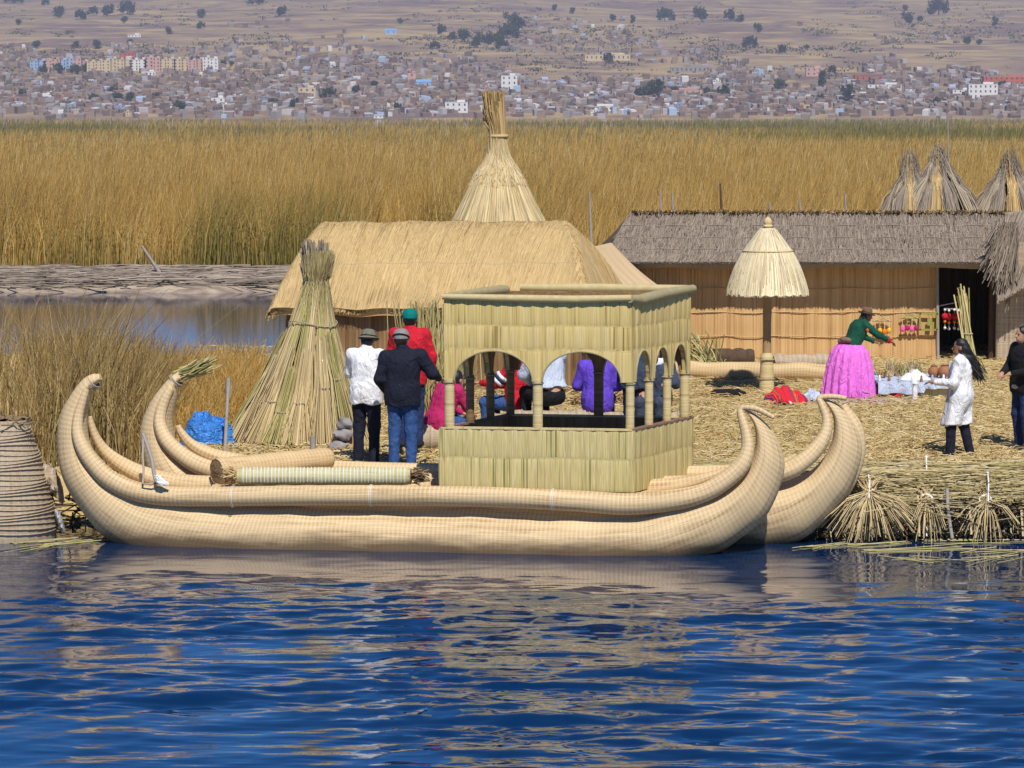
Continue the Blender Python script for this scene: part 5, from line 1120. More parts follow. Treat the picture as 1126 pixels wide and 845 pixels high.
for i, (px, dy, hh_) in enumerate(((979, .3, .30), (986, .5, .20), (993, .2, .22), (1001, .5, .26), (970, .1, .14), (1008, .6, .20))):
    c = on_table(px, dy); n = 36; b = np.array(c) + rng.normal(0, .018, (n, 3)) * np.array([1, 1, .2]) + np.array([0, 0, .005]); e_ = np.array(c) + np.stack([rng.normal(0, .055, n), rng.normal(0, .05, n), rng.uniform(.5, 1, n) * hh_], -1)
    o = strands('straw_figure', np.stack([b, (b + e_) / 2 + rng.normal(0, .012, (n, 3)), e_], 1), rng.uniform(.006, .011, n), (S_PALE, S_GOLD, S_GREEN)[i % 3], None, tuple(c)); props(o, ['tallest pale straw figure on the craft table near the reaching hand', 'golden straw figure second from the left on the craft table', 'small greenish straw figure in the middle of the craft table', 'pale bushy straw figure right of the middle of the craft table', 'shortest golden straw figure at the left end of the craft table', 'greenish straw figure beside the white cloth heap on the craft table'][i], 'straw figure')
c = on_table(1005, -.25); mb = MB(); rows = []
for i in range(19):
    rows.append([c + Vector(((i / 18 - .5) * .52, (j / 9 - .5) * .4, .008 + .17 * max(0, 1 - abs(i / 9 - 1.05)) ** .9 * max(0, 1 - (j / 4.5 - 1) ** 2) * (1 + .2 * math.sin(i * 2 + j)))) for j in range(10)])
mb.grid(rows); mb.grid([[p_ - Vector((0, 0, .008)) for p_ in r_] for r_ in rows]); props(mb.build('white_cloth', C_WHITE, None, c), 'peaked heap of white cloth lying on the craft table', 'cloth')
for i in range(7):
    c = on_table(968 + i * 11.5 + random.uniform(-2, 2), random.uniform(-.75, -.45)); mb = MB(); mb.lathe([(0, 0), (.022, 0), (.03, .03), (.016, .055), (.02, .075), (.012, .1), (0, .105)], c, 10); props(mb.build('trinket', (C_WHITE, CLAY, C_LGREY)[i % 3], None, c), ('small white carved trinket on the front of the craft table', 'small brown carved trinket on the front of the craft table', 'small grey carved trinket on the front of the craft table')[i % 3], 'trinket', ('white', 'brown', 'grey')[i % 3] + ' trinkets on the craft table')
c = gP(1006, 440); mb = MB(); mb.lathe([(0, 0), (.045, 0), (.04, .10), (.05, .17), (.03, .24), (.055, .28), (.01, .33), (0, .335)], c, 14); props(mb.build('white_figurine', C_WHITE, None, c), 'small white figurine standing on the straw in front of the craft table', 'figurine')
c = gP(966, 427); mb = MB(); mb.box(c + Vector((0, 0, .13)), (.22, .18, .26), .2); o = mb.build('blue_box', C_TEAL, None, c, smooth=False); props(o, 'small teal box beside the pink skirt at the left end of the craft table', 'box')
# ornaments on the wall
def mobile(px, py, mats, label, w=.28, square=False):
    c = P(px, py, YS - .11); t = root('wall_ornament', c, label, 'ornament')
    mb = MB()
    if square:
        for dx, dz, L, ax in ((0, .15, .34, 0), (0, -.15, .34, 0), (-.16, 0, .32, 1), (.16, 0, .32, 1)): mb.box(c + Vector((dx, 0, dz)), (L, .03, .035) if ax == 0 else (.035, .03, L))
        mb.box(c + Vector((.02, -.01, 0)), (.09, .03, .14))
    else:
        for i in range(7):
            a = 3.14 * i / 6; mb.tube([c + Vector((0, 0, .16)), c + Vector((math.cos(a) * w * .55, -.02, .10 + math.sin(a) * .10))], .010, 5)
        for dx in (-w * .5, -w * .17, w * .17, w * .5): mb.tube([c + Vector((dx, -.01, .10)), c + Vector((dx * .9, -.02, -.08))], .008, 5)
        mb.tube([c + Vector((-w * .62, 0, .10)), c + Vector((w * .62, 0, .10))], .014, 6)
    mb.build('frame', mats[0], t, smooth=False)
    if not square:
        for i, dx in enumerate((-w * .45, -w * .15, w * .15, w * .45)):
            mb = MB(); mb.ball(c + Vector((dx, -.03, -.10 + .02 * (i % 2))), (.045, .03, .055), 10, 7); mb.build('pendant', mats[1 + i % (len(mats) - 1)], t)
mobile(970, 359, [S_PALE, C_WORANGE, m_plain('yellow_yarn', (.62, .40, .03))], 'straw wall ornament with orange and yellow pendants nearest the woman in the hat')
mobile(1000, 356, [S_GREEN, m_plain('pink_yarn', (.75, .10, .38)), C_MAG], 'straw wall ornament with pink pendants in the middle of three')
mobile(1021, 354, [m_plain('olive_yarn', (.26, .26, .06))], 'square olive wall ornament nearest the doorway', square=True)
t = root('bead_hanging', P(1046, 372, YS + .05), 'hanging strings of red and white beads in the dark doorway', 'bead hanging')
mb = MB(); mb.tube([P(1031, 337, YS), P(1060, 331, YS - .1)], .012, 6); mb.tube([P(1038, 340, YS), P(1055, 340, YS)], .02, 6); mb.build('rod', C_LGREY, t)
for i, px in enumerate((1039, 1043.5, 1049.5, 1054)):
    mb = MB(); mb.tube([P(px, 339, YS), P(px, 363, YS)], .006, 4); mb.build('string', WCORD, t)
    for py, r, m_ in ((341, .025, C_WHITE), (348, .062, C_RED), (354, .03, C_WORANGE), (361, .028, C_WHITE)):
        mb = MB(); mb.ball(P(px, py + (i % 2) * .8, YS - .02), r, 10, 7); mb.build('bead', m_, t)
c = P(1068, 402, 56.6); c.z = gzf(c.x, c.y); tp = P(1058, 321, 56.9); n = 60; b = np.array(c) + rng.normal(0, .05, (n, 3)) * np.array([1, 1, .1]); e_ = np.array(tp) + rng.normal(0, .05, (n, 3)) * np.array([1, .6, 1.2])
t = root('reed_bundle', c, 'pale reed bundle leaning upright in the dark doorway', 'reed bundle')
strands('reeds', np.stack([b, b * .5 + e_ * .5 + rng.normal(0, .012, (n, 3)), e_], 1), rng.uniform(.012, .02, n), S_GREEN, t)
mb = MB(); m_ = c.lerp(tp, .4); mb.tube([m_ + Vector((.085 * math.cos(q_), .085 * math.sin(q_), 0)) for q_ in np.linspace(0, 6.283, 15)], .016, 6, False); mb.build('tie', CORD, t)
# grey lumps by the tepee
for i, (px, py, s_) in enumerate(((374, 491, 1.0), (377, 478, .9), (380, 466, .8))):
    q = P(px, py, 41.4); mb = MB(); mb.ball(q, (.15 * s_, .12 * s_, .085), 14, 9)
    for v_ in mb.v: v_ += (v_ - q) * (.16 * math.sin(v_.x * 31 + v_.z * 43 + i * 2) + .10 * math.sin(v_.y * 37 + v_.x * 53))
    props(mb.build('grey_stone', m_plain('stone_%d' % i, (.27, .25, .26), .9, .4, 9), None, q - Vector((0, 0, .08))), ['lowest grey stone of the little pile at the tepee foot', 'middle grey stone of the little pile at the tepee foot', 'topmost grey stone of the little pile at the tepee foot'][i], 'stone')
q = P(377, 472, 41.4); mb = MB(); mb.lathe([(.0, gzf(q.x, 41.55) - .05), (.22, gzf(q.x, 41.55) - .05), (.15, q.z - .1), (.09, q.z), (0, q.z + .02)], (q.x, 41.58, 0), 16); props(mb.build('straw_mound', S_GOLD, None, (q.x, 41.58, gzf(q.x, 41.58))), 'little straw mound the grey stones lean against', 'mound')

# ------------------------------------------------------------------ people
def surface_nets(Fd, org, h):
    S = Fd < 0; c = sum(S[i:S.shape[0] - 1 + i, j:S.shape[1] - 1 + j, k_:S.shape[2] - 1 + k_].astype(np.int8) for i in (0, 1) for j in (0, 1) for k_ in (0, 1))
    cells = np.argwhere((c > 0) & (c < 8)); idx = -np.ones(c.shape, np.int64); idx[tuple(cells.T)] = np.arange(len(cells))
    pos = np.zeros((len(cells), 3)); cnt = np.zeros((len(cells), 1))
    cor = np.array([(i, j, k_) for i in (0, 1) for j in (0, 1) for k_ in (0, 1)])
    for a in range(8):
        for b in range(a + 1, 8):
            if np.abs(cor[a] - cor[b]).sum() != 1: continue
            fa = Fd[tuple((cells + cor[a]).T)]; fb = Fd[tuple((cells + cor[b]).T)]; m = (fa < 0) != (fb < 0)
            t = np.where(m, fa / np.where(m, fa - fb, 1), 0)[:, None]; pos += m[:, None] * (cor[a] + (cor[b] - cor[a]) * t); cnt += m[:, None]
    V = (cells + pos / np.maximum(cnt, 1)) * h + org; quads = []
    for ax in range(3):
        o = [0, 0, 0]; o[ax] = 1; A_ = S[:S.shape[0] - o[0], :S.shape[1] - o[1], :S.shape[2] - o[2]]; B_ = S[o[0]:, o[1]:, o[2]:]
        e = np.argwhere(A_ != B_); u, w = [i for i in range(3) if i != ax]
        e = e[(e[:, u] > 0) & (e[:, w] > 0) & (e[:, u] < c.shape[u]) & (e[:, w] < c.shape[w])]
        du = np.zeros(3, int); du[u] = 1; dw = np.zeros(3, int); dw[w] = 1
        q = np.stack([idx[tuple((e - du - dw).T)], idx[tuple((e - dw).T)], idx[tuple(e.T)], idx[tuple((e - du).T)]], -1)
        ins_ = A_[tuple(e.T)]; flip = ins_ if ax != 1 else ~ins_
        q[~flip] = q[~flip][:, ::-1]; quads.append(q)
    return V, np.concatenate(quads)
def V3(*a): return np.array(a, float)
def sdf_obj(name, prims, mat, parent, h=.012, k=.03, wrinkle=0., seed=0, zcut=None):
    """prims: ('c', a, b, ra, rb[, k]) tapered capsule / ('e', centre, radii, 3x3 axes[, k])"""
    lo = np.min([np.minimum(p[1] - p[3], p[2] - p[4]) if p[0] == 'c' else p[1] - max(p[2]) for p in prims], 0) - .05
    hi = np.max([np.maximum(p[1] + p[3], p[2] + p[4]) if p[0] == 'c' else p[1] + max(p[2]) for p in prims], 0) + .05
    n = np.ceil((hi - lo) / h).astype(int) + 1; Fd = np.full(n, .2)
    for p in prims:
        kk = p[5] if p[0] == 'c' and len(p) > 5 else p[4] if p[0] == 'e' and len(p) > 4 else k
        if p[0] == 'c': bl, bh = np.minimum(p[1] - p[3], p[2] - p[4]), np.maximum(p[1] + p[3], p[2] + p[4])
        else: bl, bh = p[1] - max(p[2]), p[1] + max(p[2])
        i0 = np.maximum(np.floor((bl - kk - .03 - lo) / h).astype(int), 0); i1 = np.minimum(np.ceil((bh + kk + .03 - lo) / h).astype(int) + 1, n)
        g = np.stack(np.meshgrid(*[lo[a] + h * np.arange(i0[a], i1[a]) for a in range(3)], indexing='ij'), -1)
        if p[0] == 'c':
            d = p[2] - p[1]; t = np.clip(((g - p[1]) @ d) / max(d @ d, 1e-9), 0, 1); dist = np.linalg.norm(g - p[1] - t[..., None] * d, axis=-1) - (p[3] + (p[4] - p[3]) * t)
        else:
            q = (g - p[1]) @ p[3].T / p[2]; l = np.linalg.norm(q, axis=-1); dist = (l - 1) * l / (np.linalg.norm(q / p[2], axis=-1) + 1e-6)
        sl = tuple(slice(i0[a], i1[a]) for a in range(3)); f = Fd[sl]
        hh_ = np.maximum(kk - np.abs(f - dist), 0) / kk; Fd[sl] = np.minimum(f, dist) - hh_ * hh_ * kk * .25
    if wrinkle:
        g = np.stack(np.meshgrid(*[lo[a] + h * np.arange(n[a]) for a in range(3)], indexing='ij'), -1)
        Fd = Fd + wrinkle * (np.sin(g[..., 0] * 23 + 14 * g[..., 2] + 5 * np.sin(g[..., 2] * 7 + seed) + seed) * np.sin(g[..., 2] * 26 - 17 * g[..., 0] + 4 * np.sin(g[..., 0] * 11 + seed) + g[..., 1] * 17) + .5 * np.sin(g[..., 2] * 13 + g[..., 1] * 23 + 21 * g[..., 0] + seed * 2))
    if zcut is not None: Fd = np.maximum(Fd, (zcut + .012 * np.sin(np.arange(n[0]) * h * 25 + seed)[:, None, None]) - (lo[2] + h * np.arange(n[2]))[None, None, :])
    V, Q = surface_nets(Fd, lo, h)
    return link(name, np_mesh(name, V, Q, mat), parent)
STAND = dict(pel=(0, 0, .94), che=(0, .0, 1.24), nek=(0, -.01, 1.44), hed=(0, .02, 1.575), shL=(-.18, 0, 1.39), shR=(.18, 0, 1.39), elL=(-.23, -.03, 1.12), elR=(.23, -.03, 1.12), wrL=(-.23, .06, .88), wrR=(.23, .06, .88),
             hiL=(-.09, 0, .91), hiR=(.09, 0, .91), knL=(-.10, .02, .50), knR=(.10, .02, .50), anL=(-.105, -.02, .085), anR=(.105, -.02, .085), toL=(-.125, .13, .03), toR=(.125, .13, .03))
SEAT = dict(pel=(0, 0, .50), che=(0, .03, .80), nek=(0, .05, 1.0), hed=(0, .09, 1.135), shL=(-.18, .04, .95), shR=(.18, .04, .95), elL=(-.22, .12, .70), elR=(.22, .12, .70), wrL=(-.12, .32, .62), wrR=(.12, .32, .62),
            hiL=(-.09, .02, .48), hiR=(.09, .02, .48), knL=(-.13, .43, .50), knR=(.13, .43, .50), anL=(-.13, .40, .085), anR=(.13, .40, .085), toL=(-.14, .56, .03), toR=(.14, .56, .03))
def person(label, loc, yaw, base, over=None, top=None, bottom=None, hat=None, hair='short', skin=SKIN, H=1.0, hyaw=0., hpitch=0., coat=0., sleeve=1.0, extra=None, shoes=C_SHOE, puff=1.0, seed=1, haircol=HAIR, facial=True, group=None, short=False):
    t = root('person', loc, label, 'person', group, R(yaw)); t.scale = (H, H, H); ORG[t] = Vector()
    J = {k_: np.array(v) for k_, v in {**base, **(over or {})}.items()}
    # head frame
    cyw, syw, cp_, sp_ = math.cos(R(hyaw)), math.sin(R(hyaw)), math.cos(R(hpitch)), math.sin(R(hpitch))
    fw = V3(-syw * cp_, cyw * cp_, sp_); rt_ = V3(cyw, syw, 0); upv = np.cross(rt_, fw); AXS = np.stack([rt_, fw, upv])
    hc = J['hed']; hp = lambda x, y, z: hc + rt_ * x + fw * y + upv * z
    I3 = np.eye(3); pr = []
    tor = J['che'] - J['pel']; tor /= np.linalg.norm(tor); ta = np.stack([V3(1, 0, 0), np.cross(tor, V3(1, 0, 0)), tor])
    def torso(g, low=0.):
        return [('e', J['pel'], V3(.155 + g, .115 + g, .13 + g), ta, .06), ('c', J['pel'], J['che'], .118 + g, .125 + g, .06), ('e', J['che'] + tor * .03, V3(.165 + g, .115 + g, .19 + g), ta, .06), ('c', J['shL'], J['shR'], .062 + g, .062 + g, .05)]
    pr += torso(0)
    pr += [('c', J['nek'] - V3(0, 0, .03), hp(0, -.015, -.05), .058, .05), ('e', hp(0, -.005, .025), V3(.074, .094, .095), AXS), ('e', hp(0, .032, -.05), V3(.054, .062, .066), AXS, .03), ('c', hp(0, .088, .005), hp(0, .108, -.022), .010, .015, .012), ('e', hp(0, .084, -.058), V3(.024, .014, .014), AXS, .012), ('e', hp(-.076, -.005, -.01), V3(.012, .022, .032), AXS, .008), ('e', hp(.076, -.005, -.01), V3(.012, .022, .032), AXS, .008)]
    for s_ in 'LR':
        pr += [('c', J['sh' + s_], J['el' + s_], .052, .042), ('c', J['el' + s_], J['wr' + s_], .042, .027), ('c', J['hi' + s_], J['kn' + s_], .085, .056), ('c', J['kn' + s_], J['an' + s_], .055, .036), ('c', J['an' + s_] - V3(0, 0, .03), J['to' + s_], .042, .032)]
        # hand: palm, four bent fingers, thumb
        d = J['wr' + s_] - J['el' + s_]; d /= np.linalg.norm(d); sd = np.cross(d, V3(1, 0, 0) if abs(d[2]) > .8 else V3(0, 0, 1)); sd /= np.linalg.norm(sd); pn = np.cross(sd, d)
        if s_ == 'R': sd = -sd
        w = J['wr' + s_]; pr.append(('e', w + d * .055, V3(.040, .052, .020), np.stack([sd, d, pn]), .02))
        for q, ln in ((-.030, .066), (-.010, .078), (.011, .073), (.031, .056)):
            a = w + d * .085 + sd * q; b = a + d * ln * .55 - pn * .012; c_ = b + d * ln * .35 - pn * ln * .35
            pr += [('c', a, b, .0088, .0082, .006), ('c', b, c_, .0082, .007, .006)]
        a = w + d * .035 - sd * .034; b = a + d * .03 - sd * .022; pr += [('c', a, b, .0105, .0095, .008), ('c', b, b + d * .032 - sd * .004 - pn * .01, .0095, .008, .006)]
    sdf_obj('body', pr, skin, t, .0095, .028)
    for sx in (-1, 1):
        if facial: mb = MB(); mb.ball(hp(sx * .031, .083, .012), .0115, 10, 7); mb.build('eye', EYE, t)
    if facial: mb = MB(); mb.tube([hp(-.022, .090, -.060), hp(0, .099, -.059), hp(.022, .090, -.060)], [.003, .0065, .003], 8); mb.build('mouth', LIP, t)
    if bottom:
        g = []
        for s_ in 'LR': g += [('c', J['hi' + s_], J['kn' + s_], .104, .074), ('c', J['kn' + s_], J['an' + s_] + V3(0, 0, .0), .073, .062)]
        g += [('e', J['pel'] - tor * .02, V3(.172, .135, .125), ta, .06)]
        sdf_obj('trousers', g, bottom, t, .013, .04, .0035, seed)
    for s_ in 'LR':
        sdf_obj('shoe', [('c', J['an' + s_] - V3(0, 0, .035), J['to' + s_], .054, .040), ('c', J['an' + s_] + V3(0, 0, .01), J['an' + s_] - V3(0, 0, .03), .05, .052)], shoes, t, .013, .03)
    if top:
        zc = None
        gg_ = .012 + .011 * (puff - 1)
        g = torso(gg_)
        for sx in (-1, 1): g += [('c', J['pel'] + V3(sx * .065, 0, -.05), J['che'] + V3(sx * .065, 0, .06), .112 + gg_, .118 + gg_, .05)]
        for s_ in 'LR':
            e = J['el' + s_] + (J['wr' + s_] - J['el' + s_]) * (sleeve * .93)
            g += [('c', J['sh' + s_], J['el' + s_], .070 + .014 * (puff - 1), .058 + .012 * (puff - 1)), ('c', J['el' + s_], e, .056 + .01 * (puff - 1), .044)]
        g += [('c', J['nek'] + V3(0, 0, -.03), J['nek'] + V3(0, .0, .035), .078, .070)]
        hem = J['pel'] + V3(0, 0, -.03)
        if coat:
            for s_ in 'LR':
                kd = J['kn' + s_] - J['hi' + s_]; g += [('c', J['hi' + s_] + V3(0, 0, .03), J['hi' + s_] + kd * (coat + .25), .125, .130, .09)]
            g += [('e', J['pel'] - tor * .04, V3(.185, .15, .16), ta, .06)]
            zc = (J['hiL'] + (J['knL'] - J['hiL']) * coat)[2]
        else:
            zc = J['pel'][2] - .155 if base is STAND else None
            for sx in (-1, 1): g += [('c', J['pel'] + V3(sx * .075, 0, -.16) if base is STAND else J['pel'] + V3(sx * .07, 0, -.02), J['pel'] + V3(sx * .07, 0, .05), .115 + gg_, .115 + gg_, .05)]
        if short: zc = J['pel'][2] + .10
        sdf_obj('jacket', g, top, t, .013, .035, .0040, seed + 3, zc)
    if hair:
        g = [('e', hp(0, -.016, .036), V3(.083, .096, .094), AXS), ('e', hp(0, -.045, -.02), V3(.074, .062, .075), AXS)]
        if hair == 'braids':
            for sx in (-1, 1): g += [('c', hp(sx * .05, -.07, -.05), J['nek'] + V3(sx * .05, -.10, -.06), .026, .02), ('c', J['nek'] + V3(sx * .05, -.10, -.06), J['che'] + V3(sx * .05, -.155, .0), .02, .014)]
        if hair == 'long':
            g += [('c', hp(0, -.06, 0), hp(.0, -.12, -.16), .075, .085), ('c', hp(0, -.12, -.16), hp(0, -.20, -.30), .085, .07), ('c', hp(0, -.20, -.30), hp(.01, -.30, -.42), .06, .03), ('c', hp(0.03, -.14, -.2), hp(.03, -.29, -.33), .05, .02), ('c', hp(-.05, .0, -.02), hp(-.07, -.06, -.17), .03, .035)]
        if hair == 'bob': g += [('c', hp(-.06, -.02, -.02), hp(-.065, -.01, -.12), .035, .028), ('c', hp(.06, -.02, -.02), hp(.065, -.01, -.12), .035, .028), ('c', hp(0, -.06, 0), hp(0, -.06, -.12), .055, .055)]
        sdf_obj('hair', g, haircol, t, .011, .025, .004, seed)
        if hair == 'long':
            n = 130; b = np.array([hp(rng.normal(0, .05), -.08 + rng.normal(0, .03), -.02) for _ in range(n)]); e_ = np.array([hp(rng.normal(0, .05), -.27 + rng.normal(0, .05), -.40 + rng.normal(0, .05)) for _ in range(n)])
            strands('loose_hair', np.stack([b, (b + e_) / 2 + rng.normal(0, .03, (n, 3)), e_], 1), rng.uniform(.003, .006, n), haircol, t)
    if hat:
        kind, hm = hat[:2]; prof = {'brim': [(.135, .028), (.105, .036), (.093, .045), (.090, .09), (.078, .125), (.04, .138), (0, .135)], 'bowler': [(.155, .048), (.152, .036), (.10, .040), (.088, .05), (.088, .10), (.072, .135), (.04, .15), (0, .152)], 'cap': [(.097, .020), (.097, .05), (.088, .09), (.06, .125), (.02, .137), (0, .138)]}[kind]
        mb = MB(); rows = []
        for r, z in prof + [(q[0] * .93, q[1] - .012) for q in prof[::-1]]:
            rows.append([Vector(hp(r * math.cos(a), r * (1.13 if kind != 'bowler' else 1.05) * math.sin(a) - .008, z - (.012 * abs(math.sin(a)) if kind == 'brim' and r > .12 else 0))) for a in np.linspace(0, 6.28318, 29)])
        mb.grid(rows); ho = mb.build('hat', hm, t)
        if kind == 'cap':
            mb = MB(); rows = [[Vector(hp(math.sin(a) * .085, .09 + math.cos(a) * f, .030 - .3 * (f - .01) * .5 - .02 * abs(math.sin(a)))) for a in np.linspace(-1.5, 1.5, 13)] for f in (.005, .04, .075)]
            mb.grid(rows); mb.grid([[q_ - Vector((0, 0, .008)) for q_ in r_] for r_ in rows]); mb.grid([rows[-1], [q_ - Vector((0, 0, .008)) for q_ in rows[-1]]]); mb.build('visor', hat[2] if len(hat) > 2 else hm, ho)
            if len(hat) > 3: mb = MB(); mb.tube([Vector(hp(.1 * math.cos(a), -.008 - .112 * abs(math.sin(a)), .03 + .05 * math.sin(a))) for a in np.linspace(0, 3.14159, 15)], .008, 6); mb.build('strap', hat[3], ho)
        if kind in ('brim', 'bowler'):
            mb = MB(); mb.tube([Vector(hp(.094 * math.cos(a), .105 * math.sin(a) - .008, .052)) for a in np.linspace(0, 6.283, 25)], .007, 6, False); mb.build('hat_band', C_BLACK, ho)
    if extra: extra(t, J, hp)
    return t
def stand_at(px, py, Y, dz=0): x = P(px, py, Y).x; return (x, Y, gzf(x, Y) + dz)
# the three men left of the cabin
person('man in a white jacket, grey brimmed hat and dark trousers standing with his back turned', stand_at(403, 515, 39.5, -.02), -18, STAND, dict(elL=(-.26, .10, 1.15), wrL=(-.10, .30, 1.12), elR=(.24, .10, 1.13), wrR=(.08, .30, 1.10), hed=(.01, .06, 1.565), che=(0, .02, 1.24), nek=(0, .02, 1.44)), C_WHITE, C_NAVY, ('brim', C_HAT), H=1.04, puff=1.35, seed=2, hpitch=-12)
def watch(t, J, hp): pass
person('man in a dark padded jacket, grey cap and blue jeans standing with his back turned', stand_at(443, 517, 38.75, .02), -8, STAND, dict(elR=(.36, .02, 1.17), wrR=(.40, .26, 1.10), shR=(.21, 0, 1.385), shL=(-.20, 0, 1.36), elL=(-.27, -.02, 1.10), wrL=(-.22, .16, .92), hed=(-.02, .03, 1.57)), C_NAVY, C_JEANS, ('cap', C_GREY, C_GREY, C_BLACK), H=1.06, puff=2.0, seed=5)
def ext(t, J, hp):
    w = J['wrR'] * .9 + J['elR'] * .1; mb = MB(); mb.tube([Vector(w) + Vector((math.cos(a) * .036, math.sin(a) * .036, 0)) for a in np.linspace(0, 6.283, 17)], .013, 6, False); mb.build('wristwatch', C_BLACK, t)
person('man in a red jacket and teal cap standing behind the man in the dark jacket', stand_at(451, 512, 40.25, .12), -4, STAND, dict(elR=(.27, .02, 1.12), wrR=(.27, .06, .86), elL=(-.24, .05, 1.13), wrL=(-.15, .25, 1.05)), C_RED, C_DNAVY, ('cap', C_TEAL), H=1.06, puff=1.5, seed=8, sleeve=.62, extra=ext)
def seat_roll(px, Y, w, label):
    x = P(px, 460, Y).x; z = gzf(x, Y); t = root('reed_bench', (x, Y, z), label, 'bench'); r = .25 if px == 604 else .19; mb = MB()
    mb.tube([(x - w / 2 + w * i / 11, Y, z + r * .92) for i in range(12)], [r * (1 + .04 * math.sin(i * 2)) for i in range(12)], 18); mb.build('roll', OLDREED, t)
    for i in range(4):
        u = x - w / 2 + w * (i + .5) / 4; mb = MB(); mb.tube([(u, Y + math.cos(q_) * (r + .006), z + r * .92 + math.sin(q_) * (r + .006)) for q_ in np.linspace(0, 6.283, 21)], .012, 5, False); mb.build('tie', CORD, t)
def sit(px, Y, dz=0): x = P(px, 460, Y).x; return (x, Y, gzf(x, Y) - .02 + dz)
LEAN = dict(che=(0, .14, .78), nek=(0, .25, .96), hed=(0, .34, 1.06), shL=(-.18, .20, .93), shR=(.18, .20, .93), elL=(-.22, .34, .70), elR=(.22, .34, .70), wrL=(-.10, .50, .60), wrR=(.10, .50, .60))
# people beyond the cabin
person('crouching person in a magenta jacket and jeans half hidden behind the left cabin post', sit(481, 41.0, -.10), -50, SEAT, LEAN, C_MAG, C_JEANS, None, 'short', H=1.0, puff=1.6, seed=11)
seat_roll(481, 40.95, .7, 'short reed roll seat under the person in magenta')
person('seated person in a pale shirt and black trousers behind the right front arch', sit(606, 42.2, .16), 28, SEAT, dict(che=(0, .10, .80), nek=(0, .17, 1.02), hed=(0, .25, 1.14), shL=(-.19, .14, .97), shR=(.19, .14, .97), elL=(-.25, .26, .74), elR=(.25, .26, .74)), C_PALEB, C_BLACK, ('cap', C_NAVY), H=1.10, puff=2.2, seed=14, short=True)
seat_roll(604, 42.1, 1.0, 'reed roll seat under the person in the pale shirt')
def stripes(t, J, hp):
    for q, m_ in ((.50, C_WHITE), (.66, C_DNAVY), (.80, C_WHITE)):
        a = J['shL'] + (J['elL'] - J['shL']) * q; d = J['elL'] - J['shL']; d /= np.linalg.norm(d); u = np.cross(d, V3(1, 0, 0)); u /= np.linalg.norm(u); v_ = np.cross(d, u)
        mb = MB(); mb.tube([Vector(a + (u * math.cos(s_) + v_ * math.sin(s_)) * .070) for s_ in np.linspace(0, 6.283, 17)], .026, 8, False); mb.build('sleeve_band', m_, t)
person('seated person in a red jacket with white sleeve bands behind the left front arch', sit(570, 43.0), 62, SEAT, dict(elL=(-.25, .22, .76), wrL=(-.18, .46, .76), elR=(.24, .22, .72), wrR=(.10, .44, .70)), C_RED, C_JEANS, None, 'short', H=1.06, puff=1.5, seed=17, extra=stripes)
seat_roll(570, 42.95, .9, 'reed roll seat under the person in red')
def collar(t, J, hp):
    mb = MB(); c = Vector(J['nek']) + Vector((0, 0, .0)); mb.tube([c + Vector((math.cos(a) * .085, math.sin(a) * .085, .02)) for a in np.linspace(0, 6.283, 17)], .022, 8, False); mb.build('collar', C_PALEB, t)
person('seated person in a purple jacket with back turned behind the right arch', sit(657, 43.2), -6, SEAT, dict(elL=(-.27, .06, .70), elR=(.27, .06, .70)), C_PURP, C_NAVY, None, 'bob', H=1.06, puff=2.1, seed=20, extra=collar)
seat_roll(657, 43.15, .9, 'reed roll seat under the person in purple')
person('standing person in a long dark blue coat seen through the first side arch', stand_at(697, 490, 43.0), -35, STAND, dict(elR=(.25, .10, 1.12), wrR=(.14, .26, 1.0)), C_STEEL, C_NAVY, None, 'short', H=1.0, puff=1.6, coat=.5, seed=23)
person('seated person in a dark jacket and pale shirt behind the middle side arch', sit(722, 43.2, .03), 165, SEAT, dict(elL=(-.28, .10, .72), wrL=(-.22, .30, .74), hed=(0, .09, 1.15)), C_STEEL, C_STEEL, None, 'bob', H=1.06, puff=1.3, seed=26, extra=lambda t, J, hp: sdf_obj('shirt', [('e', J['che'] + V3(0, .085, .05), V3(.06, .07, .16), np.eye(3)), ('c', J['nek'] + V3(-.05, 0.02, 0), J['nek'] + V3(.05, .02, 0), .072, .072)], C_WHITE, t, .012))
seat_roll(722, 43.3, .8, 'reed roll seat under the person with the pale shirt front')
